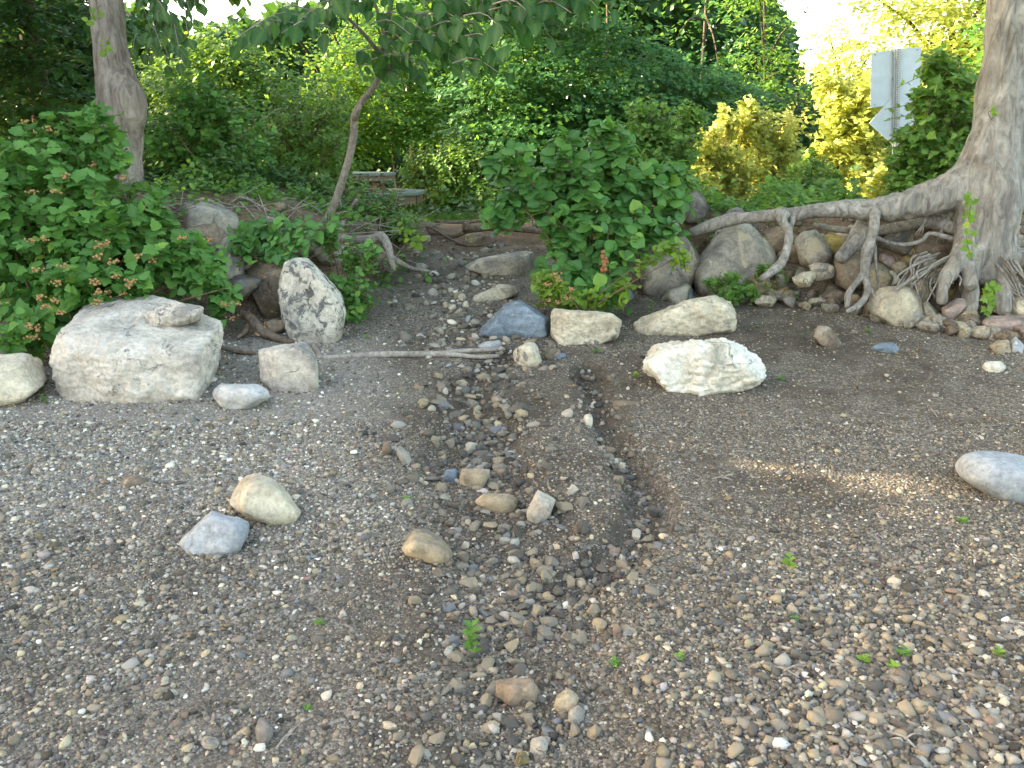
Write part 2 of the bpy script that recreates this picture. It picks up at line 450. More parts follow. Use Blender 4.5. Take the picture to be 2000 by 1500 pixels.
LM = {
 'ninebark': leaf_mat('ninebark_leaf', (0.045, 0.156, 0.034), (0.073, 0.230, 0.050), (0.129, 0.326, 0.069), (0.138, 0.366, 0.051)),
 'dogwood': leaf_mat('broad_leaf', (0.046, 0.164, 0.056), (0.070, 0.229, 0.063), (0.119, 0.322, 0.072), (0.138, 0.390, 0.057)),
 'sapling': leaf_mat('hanging_leaf', (0.021, 0.087, 0.032), (0.032, 0.118, 0.039), (0.045, 0.152, 0.042), (0.064, 0.225, 0.035), .45, .5),
 'maple': leaf_mat('maple_leaf', (0.026, 0.106, 0.041), (0.043, 0.145, 0.049), (0.066, 0.187, 0.055), (0.162, 0.361, 0.050), .36),
 'mid': leaf_mat('mid_green_leaf', (0.045, 0.129, 0.029), (0.070, 0.180, 0.037), (0.112, 0.244, 0.048), (0.270, 0.450, 0.049), .42),
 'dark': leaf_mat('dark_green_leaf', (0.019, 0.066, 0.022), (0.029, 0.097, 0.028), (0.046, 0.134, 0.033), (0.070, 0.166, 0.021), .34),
 'yellow': leaf_mat('painted_sunlit_leaf', (.24, .31, .07), (.31, .38, .09), (.38, .45, .12), (.75, .75, .25), .58),  # sunlit brightness is painted into this pale, strongly translucent leaf colour
 'lime': leaf_mat('young_lime_leaf', (0.120, 0.240, 0.036), (0.168, 0.312, 0.042), (0.240, 0.384, 0.048), (0.287, 0.483, 0.057), .42),
 'small': leaf_mat('small_leaf', (0.050, 0.153, 0.034), (0.080, 0.212, 0.041), (0.125, 0.285, 0.058), (0.202, 0.403, 0.044), .4),
}
def plain(name, c, rough=.7, metal=0.0, var=.25, sc=40, spec=.3):
    m, nt, N, L, B = newmat(name)
    tc = N.new('ShaderNodeTexCoord')
    n = noise(N, L, tc.outputs['Object'], sc, 5, .65)
    r = ramp(N, [(.3, tuple(x * (1 - var) for x in c)), (.7, tuple(min(1, x * (1 + var)) for x in c))]); L.new(n.outputs['Fac'], r.inputs[0])
    L.new(r.outputs[0], B.inputs['Base Color']); B.inputs['Roughness'].default_value = rough; B.inputs['Metallic'].default_value = metal
    B.inputs['Specular IOR Level'].default_value = spec
    bp = N.new('ShaderNodeBump'); bp.inputs['Strength'].default_value = .3; bp.inputs['Distance'].default_value = .004
    L.new(n.outputs['Fac'], bp.inputs['Height']); L.new(bp.outputs[0], B.inputs['Normal'])
    return m
SEEDM = plain('seed_head', (.34, .20, .085), .8, 0, .4, 120)
TABLETOP = plain('grey_green_plank', (.15, .19, .17), .95, 0, .2, 30, .08)
TABLEWOOD = plain('brown_timber', (.165, .12, .08), .8, 0, .3, 25)
SIGNM = plain('bare_aluminium', (.48, .56, .65), .55, .1, .08, 8)
POSTM = plain('galvanised_post', (.34, .36, .38), .5, .5, .2, 40)
FENCEM = plain('black_railing', (.03, .03, .03), .5, .3, .2, 40)
HUSK = plain('rust_brown_dead_leaf', (.30, .12, .05), .8, 0, .4, 60)
WATER, _nt, _N, _L, _B = newmat('lake_water')
_B.inputs['Base Color'].default_value = (.05, .07, .07, 1); _B.inputs['Roughness'].default_value = .12

# ------------------------------------------------------------------ ground, lake
def grid_axis(fine0, fine1, st, lo, hi, k=1.22):
    a = list(np.arange(fine0, fine1, st)); s = st; x = a[-1]
    while x < hi: s *= k; x += s; a.append(x)
    s = st; x = a[0]
    while x > lo: s *= k; x -= s; a.insert(0, x)
    return np.array(a)
gx = grid_axis(-4.6, 5.0, .026, -260, 260)
gy = np.concatenate([grid_axis(1.0, 7.5, .026, -70, 7.5)[:-1], grid_axis(7.5, 11.5, .045, 7.5, 300)])
gy = np.unique(np.round(gy, 4))
GX, GY = np.meshgrid(gx, gy)
HX = H(GX.ravel(), GY.ravel())
gxr, gyr = GX.ravel(), GY.ravel()
ga, gb, gc = gully(gxr, gyr)
def masks(x, y):
    """soil: bare dark earth; pale: bleached gravel"""
    ga, gb, gc = gully(x, y)
    n = n2(x, y, 1.3, 4, 7.0)
    # the bleached pebble sheet lies on the left and in the near right corner
    left = sstep(-.35, -1.15, x + .25 * n + .10 * (y - 4)) * sstep(6.3, 5.4, y) * (1 - .75 * sstep(2.75, 2.1, y + .35 * x + .5 * n))
    pale = np.clip(left * (1 + .9 * n), 0, 1)
    centre = np.exp(-((x - .2) / .95) ** 2) * sstep(1.9, 3.2, y)
    soil = .22 + .14 * centre + .20 * sstep(1.0, 2.2, x) * sstep(3.0, 4.2, y) + .55 * n2(x, y, .9, 4, 3.0) - .28 * left
    return np.clip(soil, 0, 1), pale, np.maximum(ga * sstep(2.2, 3.6, y) * .9, gb), left
soil, pale, wet, leftm = masks(gxr, gyr)
ftl = np.interp(gxr, FOOTX, FOOTY)
onbank = sstep(-.1, .5, gyr - ftl)
pathm = np.exp(-((gxr + .25) / .75) ** 2)
litter = np.clip(onbank * .9, 0, 1)
litter = np.maximum(litter, .8 * sstep(8.9, 9.6, gyr) * sstep(1.6, 1.1, np.abs(gxr)))
lawn = sstep(11.2, 11.9, gyr) * (1 - .75 * np.exp(-((gxr - .9) / .8) ** 2 * 1.0) * sstep(12.5, 11, gyr))
ny, nx = GX.shape
ii = np.arange(ny - 1)[:, None] * nx + np.arange(nx - 1)[None]
Q = np.stack([ii, ii + 1, ii + nx + 1, ii + nx], -1).reshape(-1, 4)
GROUND = ground_mat()
link('ground', mesh_of('ground', np.stack([gxr, gyr, HX], -1), Q, GROUND, True, {'soil': np.clip(soil + .5 * wet, 0, 1), 'pale': pale * (1 - wet), 'litter': litter, 'lawn': lawn}), kind='structure')
wv = np.array([[-260, -70, -.35], [260, -70, -.35], [260, -3.0, -.35], [-260, -3.0, -.35]])
link('lake_water', mesh_of('lake_water', wv, np.array([[0, 1, 2, 3]]), WATER), kind='structure')
#@@PART2
# ------------------------------------------------------------------ rocks
def ico(sub):
    bm = bmesh.new(); bmesh.ops.create_icosphere(bm, subdivisions=sub, radius=1.0)
    V = np.array([v.co[:] for v in bm.verts]); T = np.array([[v.index for v in f.verts] for f in bm.faces])
    bm.free(); return V / np.linalg.norm(V, axis=1)[:, None], T
ICO = {k: ico(k) for k in (1, 2, 3, 4, 5, 6)}
def hull_planes(pts, c):
    bm = bmesh.new()
    for p in pts: bm.verts.new(p - c)
    bmesh.ops.convex_hull(bm, input=bm.verts[:])
    bm.normal_update()
    N_, D_ = [], []
    for f in bm.faces:
        n = np.array(f.normal[:]); 
        if np.linalg.norm(n) < .5: continue
        d = float(n @ np.array(f.verts[0].co[:]))
        if d < 0: n, d = -n, -d
        if d < 1e-4: continue
        for a, b in zip(N_, D_):
            if a @ n > .985: break
        else: N_.append(n); D_.append(d)
    bm.free()
    return np.array(N_), np.array(D_)
def rock_mesh(pts, sub=4, p=22, amp=.025, freq=3.0, ledge=.5, seed=0, chip=.0, cuts=12):
    """rounded convex body around pts, roughened; returns centre, local verts, triangles"""
    pts = np.asarray(pts, float)
    lo, hi = pts.min(0), pts.max(0); c = (lo + hi) / 2 * .5 + pts.mean(0) * .5
    Nn, Dd = hull_planes(pts, c)
    V, T = ICO[sub]
    p = p * 2.6
    rc = np.random.default_rng(900 + seed)
    for q in range(cuts):                        # flat broken faces
        n = rc.normal(size=3) * np.array([1, 1, .8]) / (hi - lo); n /= np.linalg.norm(n)
        sup = ((pts - c) @ n).max()
        Nn = np.vstack([Nn, n]); Dd = np.append(Dd, sup * rc.uniform(.74, .96))
    dirs = V * (hi - lo) / 2
    dirs = dirs / np.linalg.norm(dirs, axis=1)[:, None]
    q = np.maximum(dirs @ Nn.T, 0) / Dd[None]
    mx = q.max(1, keepdims=True)
    gau = mx[:, 0] * ((q / mx) ** p).sum(1) ** (1 / p)
    r = 1 / gau
    L_ = float(np.mean(hi - lo))
    pos = dirs * r[:, None]
    s = pos / L_ * freq + seed * 13.7
    f1 = fbm(s, 5); f2 = fbm(s * np.array([1, 1, 2.4]) + 50, 4)
    rid = 1 - np.abs(fbm(s * 1.1 + 90, 3)) * 2.6
    lv = f2 * 4.0; fl = np.floor(lv); st_ = fl + sstep(.35, .65, lv - fl)
    f3 = fbm(s * 3.1 + 33, 4)
    d = f1 * amp * 1.7 + ledge * amp * (st_ - lv) * .55 + amp * .35 * f3 - np.clip(rid - .7, 0, 1) * amp * 2.2
    if chip: d -= chip * sstep(.12, .3, fbm(s * .6 + 140, 2))
    pos = pos + dirs * (d * L_)[:, None]
    return c, pos, T
def add_rock(name, label, pts, mat, cat='rock', sub=4, group=None, **k):
    c, V, T = rock_mesh(pts, sub, **k)
    ROCKS.append((c[0], c[1], np.abs(V[:, 0]).max(), np.abs(V[:, 1]).max(), c[2] + V[:, 2].min(), c[2] + V[:, 2].max()))
    return link(name, mesh_of(name, V, T, RM[mat] if isinstance(mat, str) else mat), None, label, cat, group, None, c)
_rs = [0]
ROCKS = []
def sil_rock(name, label, sil, mat, depth, Y=None, front=.72, back=.75, dmid=.45, cat='rock', sub=4, group=None, sink=.0, **k):
    """sil: outline in the photograph's pixels; the stone stands at the ground point under its lowest pixel and has real depth"""
    sil = np.array(sil, float)
    ub = sil[sil[:, 1].argmax(), 0]; vb = sil[:, 1].max()
    given = Y
    if Y is None: Y = G(np.clip(ub, 1, 1999), vb)[1]
    uc, vc = sil[:, 0].mean(), sil[:, 1].mean()
    if given is not None and name != 'stone_slab': Y = min(Y, G(uc, vc)[1] + .08 - dmid * depth)      # out of the slope, not buried in it
    pts = []
    for u, v in sil:
        pts.append(P(u, v, Y + depth * dmid))
        pts.append(P(uc + (u - uc) * front, vb + (v - vb) * front, Y))
        pts.append(P(uc + (u - uc) * back, vc + (v - vc) * back, Y + depth))
    pts = np.array(pts)
    low = pts[pts[:, 2] < pts[:, 2].min() + .25 * (pts[:, 2].max() - pts[:, 2].min())].copy()
    low[:, 2] -= .15 * (pts[:, 2].max() - pts[:, 2].min()) + .02 + sink
    pts = np.vstack([pts, low])
    _rs[0] += 1
    return add_rock(name, label, pts, mat, cat, sub, group, seed=_rs[0], **k)
def hand_rock(name, label, vs_, Y, mat, **k):
    _rs[0] += 1
    return add_rock(name, label, [P(u, v, Y + d) for u, v, d in vs_], mat, seed=_rs[0], **k)

Yb = G(240, 782)[1]
hand_rock('limestone_block', 'huge pale limestone block with a flat top beside the left shrub', [
    (100, 690, .12), (118, 640, .15), (128, 790, 0), (270, 792, -.06), (385, 775, 0), (100, 720, .1), (385, 690, .02), (250, 700, -.04), (130, 690, .03), (415, 735, .3), (437, 625, .55), (430, 600, .75),
    (395, 578, .95), (330, 568, 1.0), (240, 575, 1.0), (160, 600, .8), (120, 640, .35), (120, 830, .1), (390, 825, .1), (430, 740, .9), (150, 740, .9), (425, 660, .4)],
    Yb, 'block', cat='boulder', sub=6, p=26, amp=.022, freq=5, ledge=1.2, cuts=2)
sil_rock('stone_slab', 'thin pale stone slab lying on top of the huge limestone block', [(270, 618), (300, 600), (345, 588), (400, 596), (392, 628), (360, 640), (325, 648), (285, 636)], 'block', .30, Y=Yb + .32, cat='stone', sub=5, p=30, amp=.03, sink=-.07)
sil_rock('edge_boulder', 'low mossy limestone boulder cut off by the left edge below the shrub', [(-90, 720), (-40, 690), (40, 684), (95, 690), (102, 740), (60, 770), (0, 792), (-80, 800)], 'cream', .6, cat='boulder', sub=5, p=16, amp=.035, ledge=1)
sil_rock('lichen_boulder', 'upright pale boulder speckled with dark grey lichen left of the path', [(546, 590), (545, 540), (552, 510), (575, 500), (602, 505), (640, 540), (668, 580), (677, 612), (664, 640), (632, 672), (590, 665), (560, 640)], 'lichen', .55, cat='boulder', sub=6, p=24, amp=.024, front=.88, cuts=9)
sil_rock('shadowed_boulder', 'brownish grey boulder wedged behind the lichen speckled boulder', [(478, 560), (485, 510), (520, 490), (560, 500), (575, 560), (565, 610), (510, 605)], 'brown', .5, Y=G(520, 640)[1] + .25, cat='boulder', sub=4, amp=.03)
sil_rock('angular_stone', 'angular pale stone cube in front of the lichen speckled boulder', [(502, 682), (530, 676), (592, 666), (606, 668), (621, 705), (624, 750), (572, 766), (545, 762), (508, 742)], 'block', .36, cat='stone', sub=5, p=34, amp=.02, front=.9, cuts=4)
sil_rock('flat_stone', 'flat cracked stone half buried beside the huge limestone block', [(414, 758), (425, 748), (470, 745), (510, 752), (541, 768), (520, 782), (470, 790), (440, 804), (420, 790)], 'paleslate', .3, cat='stone', sub=4, amp=.04)
sil_rock('bank_boulder', 'smooth light grey boulder on the left bank right of the thick trunk', [(345, 410), (365, 388), (390, 383), (435, 397), (468, 420), (474, 450), (430, 475), (360, 470)], 'grey', .7, Y=6.7, cat='boulder', sub=4, amp=.02)
sil_rock('bank_boulder', 'dark brown sloping boulder at the foot of the thick left trunk', [(255, 400), (262, 370), (290, 368), (340, 400), (350, 430), (300, 450), (250, 440)], 'brown', .6, Y=6.95, cat='boulder', sub=4, amp=.02)
sil_rock('bank_boulder', 'smooth grey boulder half hidden by the left shrub above the path', [(415, 500), (440, 460), (475, 450), (482, 500), (470, 560), (430, 575)], 'grey', .5, Y=6.35, cat='boulder', sub=4, amp=.02)
sil_rock('brown_stone', 'flat brown stone block under the bushes on the left bank', [(503, 392), (560, 390), (563, 402), (540, 418), (512, 412)], 'brown', .4, Y=7.9, cat='stone', sub=3, amp=.02, p=28)
# right bank
sil_rock('grey_boulder', 'big grey boulder behind the right shrub, leftmost of the bank boulders', [(1215, 480), (1238, 432), (1290, 408), (1330, 420), (1372, 468), (1376, 505), (1345, 555), (1300, 568), (1262, 548), (1225, 520)], 'grey', .7, Y=7.05, cat='boulder', sub=5, p=22, amp=.03, front=.85)
sil_rock('grey_boulder', 'big pyramid shaped grey boulder under the end of the long root', [(1352, 545), (1383, 475), (1415, 420), (1432, 410), (1455, 425), (1505, 475), (1518, 502), (1490, 548), (1440, 568), (1390, 570)], 'grey', .7, Y=6.95, cat='boulder', sub=5, p=26, amp=.03, front=.8)
sil_rock('dark_boulder', 'small dark pointed boulder on top of the right bank', [(1325, 415), (1342, 378), (1358, 368), (1388, 392), (1386, 420), (1340, 424)], 'dark', .45, Y=7.6, cat='boulder', sub=4, amp=.03)
sil_rock('leaning_stone', 'smooth grey stone slab leaning between two hanging roots', [(1549, 468), (1563, 452), (1594, 448), (1629, 492), (1626, 510), (1592, 517), (1566, 505)], 'grey', .35, Y=6.95, cat='stone', sub=4, p=14, amp=.012)
sil_rock('round_stone', 'blocky grey brown stone behind the forked hanging root', [(1627, 505), (1632, 492), (1660, 486), (1692, 492), (1694, 540), (1660, 552), (1632, 540)], 'brown', .4, Y=6.75, cat='stone', sub=4, p=14, amp=.03)
sil_rock('tan_stone', 'tan stone behind the right side of the forked hanging root', [(1682, 525), (1705, 510), (1728, 516), (1751, 536), (1738, 560), (1690, 566)], 'tan', .35, Y=6.6, cat='stone', sub=4, amp=.02)
sil_rock('front_boulder', 'rounded tan boulder standing in front of the exposed tree roots', [(1690, 598), (1702, 572), (1726, 556), (1756, 564), (1775, 553), (1797, 576), (1806, 610), (1805, 628), (1772, 635), (1722, 616)], 'domed', .45, cat='boulder', sub=5, p=20, amp=.028, front=.84)
sil_rock('pale_stone', 'pale wedge stone right against the rounded tan boulder', [(1800, 590), (1812, 587), (1836, 612), (1834, 622), (1804, 626)], 'cream', .22, cat='stone', sub=4, amp=.02)
sil_rock('pinkish_stone', 'long pinkish stone tilted on the bank foot under the tree', [(1838, 602), (1868, 581), (1884, 583), (1893, 592), (1878, 610), (1850, 622), (1843, 615)], 'pink', .22, Y=6.15, cat='stone', sub=4, amp=.02)
sil_rock('squat_stone', 'squat olive tan stone between pinkish stone and red slab', [(1856, 628), (1880, 604), (1908, 600), (1913, 625), (1900, 640), (1870, 638)], 'tan', .28, cat='stone', sub=4, amp=.02)
sil_rock('red_slab', 'thick brownish pink sandstone slab at the right edge under the tree', [(1915, 628), (1924, 621), (2000, 616), (2060, 616), (2060, 655), (1925, 657), (1916, 648)], 'pink', .35, cat='stone', sub=4, p=24, amp=.014)
sil_rock('low_stone', 'low grey tan stone under the sandstone slab', [(1932, 675), (1945, 664), (1972, 662), (1978, 688), (1945, 692)], 'tan', .25, cat='stone', sub=4, amp=.02)
sil_rock('bluish_stone', 'bluish white wedge stone under the sandstone slab at the edge', [(1967, 690), (1973, 665), (1984, 656), (1999, 672), (2002, 690)], 'paleslate', .2, cat='stone', sub=4, amp=.02)
sil_rock('ochre_stone', 'ochre yellow stone deep under the long root', [(1596, 470), (1605, 452), (1662, 452), (1688, 470), (1660, 488), (1620, 486)], 'ochre', .4, Y=7.25, cat='stone', sub=4, amp=.03)
sil_rock('upright_stone', 'pale upright stone at the tip of the left hanging root', [(1513, 535), (1524, 523), (1540, 540), (1541, 562), (1530, 574), (1516, 565)], 'domed', .18, cat='stone', sub=4, amp=.03)
sil_rock('wall_stone', 'tall cream stone on the bank just right of the trunk', [(1957, 432), (1976, 424), (1984, 450), (1976, 486), (1960, 482)], 'cream', .3, Y=6.9, cat='stone', sub=4, amp=.02)
sil_rock('grey_stone', 'grey upright stone between the trunk roots and the tan boulder', [(1790, 552), (1800, 544), (1820, 552), (1819, 578), (1800, 588), (1788, 575)], 'grey', .22, Y=6.45, cat='stone', sub=4, amp=.02)
sil_rock('purple_stone', 'purplish striped brick sized stone under the long root', [(1712, 500), (1726, 490), (1762, 508), (1756, 522), (1716, 508)], 'pink', .2, Y=6.85, cat='stone', sub=3, amp=.02, p=26)
sil_rock('foot_stone', 'grey tilted stone at the foot of the leftmost bank boulder', [(1290, 585), (1305, 560), (1340, 548), (1356, 560), (1352, 580), (1320, 592)], 'grey', .3, cat='stone', sub=4, amp=.03)
sil_rock('foot_stone', 'small blue grey stone behind the long white beach boulder', [(1328, 582), (1340, 562), (1352, 560), (1354, 582), (1338, 586)], 'slate', .15, cat='stone', sub=3, amp=.03)
sil_rock('foot_stone', 'dark bluish stone under the lower leaves of the right shrub', [(1175, 585), (1200, 562), (1230, 560), (1240, 580), (1205, 594)], 'slate', .3, cat='stone', sub=4, amp=.03)
# beach boulders in the middle
sil_rock('slate_boulder', 'blue grey slate boulder with a smooth sloping face', [(932, 648), (960, 618), (984, 594), (1010, 586), (1032, 587), (1050, 600), (1076, 616), (1080, 655), (1040, 661), (1000, 652)], 'slate', .5, cat='boulder', sub=5, p=20, amp=.02, ledge=1.6, front=.8, cuts=6)
sil_rock('cream_block', 'square cream limestone block beside the blue slate boulder', [(1076, 606), (1110, 605), (1192, 611), (1214, 626), (1211, 652), (1185, 665), (1140, 673), (1078, 670)], 'cream', .42, cat='boulder', sub=6, p=34, amp=.032, front=.94, ledge=1.2, cuts=6)
sil_rock('long_boulder', 'long low cream boulder with a humped right end, behind the white one', [(1236, 630), (1250, 618), (1300, 602), (1352, 582), (1395, 576), (1430, 588), (1444, 615), (1445, 643), (1380, 648), (1250, 656), (1240, 645)], 'cream', .5, cat='boulder', sub=6, p=18, amp=.034, ledge=1.2, front=.86)
sil_rock('white_boulder', 'largest white limestone boulder on the beach right of the channels', [(1240, 738), (1248, 705), (1272, 668), (1310, 661), (1360, 662), (1430, 663), (1462, 688), (1500, 718), (1502, 738), (1445, 762), (1390, 770), (1320, 766), (1262, 752)], 'white', .62, cat='boulder', sub=6, p=20, amp=.042, ledge=1.3, freq=4, front=.84)
sil_rock('crumbly_stone', 'small crumbly cream stone between the two channels', [(1000, 708), (1002, 680), (1020, 668), (1044, 668), (1056, 692), (1062, 710), (1040, 717), (1012, 716)], 'cream', .26, cat='stone', sub=4, amp=.04, ledge=1)
sil_rock('wedge_stone', 'thin pale wedge stone pointing left above the slate boulder', [(914, 588), (945, 568), (975, 554), (1010, 556), (1013, 575), (985, 580), (930, 590)], 'cream', .3, cat='stone', sub=4, amp=.015, p=26)
sil_rock('ledge_stone', 'long flat grey ledge stone left of the right shrub', [(903, 520), (940, 502), (990, 489), (1045, 490), (1048, 530), (1000, 540), (945, 532)], 'grey', .6, cat='stone', sub=4, amp=.015, p=24)
sil_rock('flat_stone', 'flat pale grey stone beside the end of the lying branch', [(930, 676), (950, 666), (975, 663), (985, 672), (978, 682), (940, 683)], 'paleslate', .2, cat='stone', sub=3, amp=.03)
# foreshore stones
sil_rock('domed_boulder', 'dome shaped tan boulder half buried in the left gravel', [(446, 985), (456, 955), (472, 934), (500, 922), (535, 932), (570, 962), (600, 1000), (596, 1015), (570, 1032), (540, 1020), (480, 995)], 'domed', .36, cat='boulder', sub=5, p=12, amp=.022, cuts=7)
sil_rock('blue_white_slab', 'pale blue and white slab stone beside the dome shaped boulder', [(348, 1062), (372, 1036), (398, 1018), (414, 998), (438, 1006), (490, 1018), (488, 1040), (474, 1074), (420, 1086), (364, 1088)], 'bluewhite', .34, cat='stone', sub=5, p=26, amp=.02, front=.9)
sil_rock('buried_stone', 'small brown stone almost buried in the left gravel', [(230, 945), (240, 930), (270, 926), (292, 938), (285, 950), (245, 954)], 'brown', .16, cat='stone', sub=3, amp=.03)
sil_rock('edge_rock', 'large smooth grey white boulder cut off by the right edge', [(1853, 908), (1875, 888), (1905, 879), (1960, 880), (2010, 892), (2060, 920), (2060, 990), (2005, 988), (1950, 968), (1890, 938)], 'bluewhite', .5, cat='boulder', sub=5, p=10, amp=.012)
sil_rock('ridge_stone', 'tan ridge shaped stone with a white spot on the channel edge', [(778, 1062), (802, 1036), (828, 1029), (852, 1040), (870, 1060), (888, 1085), (868, 1110), (830, 1088)], 'tan', .26, cat='stone', sub=4, amp=.02)
sil_rock('blue_flat_stone', 'flat bluish stone lying on the right beach below the tree', [(1694, 680), (1712, 670), (1745, 668), (1762, 684), (1755, 691), (1710, 690)], 'slate', .2, cat='stone', sub=4, amp=.012, p=12)
sil_rock('split_stone', 'split brown and white stone on the right beach below the roots', [(1583, 650), (1600, 636), (1615, 638), (1632, 655), (1647, 674), (1625, 680), (1600, 668)], 'brown', .2, cat='stone', sub=4, amp=.04)
sil_rock('yellow_white_stone', 'rounded yellowish white stone near the right edge of the beach', [(1916, 715), (1925, 706), (1955, 704), (1968, 716), (1955, 729), (1928, 728)], 'white', .17, cat='stone', sub=4, amp=.014, p=10)
sil_rock('channel_stone', 'squarish tan slab lying in the main channel', [(892, 955), (896, 920), (930, 914), (962, 914), (960, 948), (930, 958)], 'tan', .2, cat='stone', sub=4, p=26, amp=.02)
sil_rock('channel_stone', 'wide tan wedge stone in the main channel below the squarish slab', [(924, 980), (940, 965), (975, 960), (1006, 968), (1013, 990), (1005, 1005), (960, 1000)], 'tan', .18, cat='stone', sub=4, p=24, amp=.02)
sil_rock('channel_stone', 'grey triangular stone standing on edge in the channel', [(1028, 1030), (1035, 985), (1050, 955), (1062, 970), (1088, 975), (1080, 1000), (1050, 1015)], 'grey', .16, cat='stone', sub=4, p=24, amp=.02)
sil_rock('channel_stone', 'small blue grey stone touching the squarish tan slab', [(862, 936), (870, 918), (890, 914), (898, 925), (892, 942), (872, 944)], 'slate', .12, cat='stone', sub=4, amp=.02)
sil_rock('red_brown_stone', 'angular red brown stone at the front of the channel', [(958, 1350), (970, 1328), (1010, 1328), (1045, 1322), (1063, 1345), (1050, 1380), (1022, 1390), (985, 1372)], 'brown', .2, cat='stone', sub=5, p=22, amp=.03)
sil_rock('channel_stone', 'rough grey tan stone right of the red brown stone', [(1074, 1385), (1082, 1358), (1110, 1345), (1135, 1362), (1132, 1385), (1105, 1398)], 'tan', .14, cat='stone', sub=4, amp=.03)
sil_rock('channel_stone', 'flat grey stone at the front of the channel below the rough tan one', [(1103, 1410), (1112, 1385), (1130, 1375), (1146, 1390), (1142, 1412), (1122, 1422)], 'grey', .12, cat='stone', sub=4, amp=.02)
sil_rock('olive_stone', 'rounded olive stone leaning on a dark wedge in the front gravel', [(453, 1435), (462, 1420), (485, 1416), (497, 1430), (490, 1448), (468, 1450)], 'tan', .12, cat='stone', sub=4, p=8, amp=.012)
sil_rock('dark_wedge', 'dark grey wedge stone standing upright in the front gravel', [(497, 1404), (512, 1399), (534, 1412), (536, 1440), (516, 1465), (500, 1455)], 'dark', .14, cat='stone', sub=4, amp=.014)
sil_rock('flat_stone', 'flat grey stone half buried left of the olive one', [(378, 1452), (400, 1436), (435, 1440), (442, 1456), (415, 1468)], 'grey', .12, cat='stone', sub=3, amp=.02)
sil_rock('brown_slab', 'long brown slab stone lying across the right rill', [(1196, 790), (1200, 780), (1255, 781), (1262, 792), (1240, 799), (1202, 800)], 'brown', .14, cat='stone', sub=4, p=24, amp=.02)
sil_rock('white_chip', 'small white block stone in the right rill', [(1139, 826), (1142, 809), (1155, 808), (1160, 826), (1148, 832)], 'white', .09, cat='stone', sub=3, p=24, amp=.02)
sil_rock('bluish_stone', 'small bluish stone right of the crumbly cream stone', [(1078, 700), (1092, 690), (1107, 688), (1108, 696), (1092, 704)], 'slate', .1, cat='stone', sub=3, amp=.02)
sil_rock('tilted_stone', 'brown stone standing on edge at the left rim of the channel, left of a pair', [(744, 888), (750, 862), (762, 860), (768, 884), (756, 893)], 'brown', .1, cat='stone', sub=3, amp=.03)
sil_rock('tilted_stone', 'grey brown stone leaning at the left rim of the channel, right of a pair', [(772, 880), (780, 868), (800, 885), (806, 905), (788, 908)], 'grey', .12, cat='stone', sub=3, amp=.03)
sil_rock('front_stone', 'squat grey stone at the bottom of the channel near the frame edge', [(1030, 1470), (1038, 1442), (1060, 1436), (1074, 1452), (1070, 1478), (1048, 1484)], 'grey', .12, cat='stone', sub=4, amp=.02)
sil_rock('front_stone', 'yellowish stone at the bottom of the channel near the frame edge', [(1000, 1488), (1010, 1468), (1032, 1466), (1042, 1484), (1030, 1496), (1010, 1498)], 'ochre', .1, cat='stone', sub=4, amp=.02)
sil_rock('step_stone', 'buff stone under the cut root end on the path step', [(906, 470), (910, 455), (935, 452), (948, 458), (940, 474), (920, 476)], 'tan', .25, cat='stone', sub=3, amp=.03)
sil_rock('step_stone', 'squat brown stone at the right end of the path step', [(1033, 448), (1035, 432), (1055, 428), (1066, 436), (1064, 452), (1045, 454)], 'brown', .3, cat='stone', sub=3, amp=.03)
sil_rock('path_stone', 'rounded tan stone at the left foot of the path step', [(793, 495), (797, 488), (812, 485), (822, 492), (818, 502), (800, 502)], 'tan', .15, cat='stone', sub=3, amp=.02)
sil_rock('path_stone', 'pale stone left of the path under the overhanging bush', [(825, 466), (830, 459), (842, 460), (843, 470), (832, 474)], 'grey', .15, cat='stone', sub=3, amp=.02)
sil_rock('path_stone', 'dark tan boulder beneath the bent driftwood root', [(700, 515), (712, 488), (740, 482), (756, 495), (748, 516), (720, 522)], 'brown', .3, cat='stone', sub=4, amp=.03)
sil_rock('path_stone', 'top one of a small heap of pale stones left of the wedge stone', [(892, 580), (896, 574), (908, 573), (912, 582), (904, 588)], 'cream', .1, cat='stone', sub=3, amp=.02)
sil_rock('path_stone', 'left one of a small heap of pale stones left of the wedge stone', [(874, 600), (878, 594), (890, 594), (892, 602), (882, 606)], 'cream', .1, cat='stone', sub=3, amp=.02)
sil_rock('path_stone', 'right one of a small heap of pale stones left of the wedge stone', [(902, 598), (906, 587), (916, 588), (919, 600), (910, 602)], 'cream', .1, cat='stone', sub=3, amp=.02)
sil_rock('path_stone', 'grey stone with a sharp tip left of the slate boulder', [(916, 632), (922, 622), (938, 624), (942, 630), (930, 637)], 'grey', .12, cat='stone', sub=3, amp=.02)
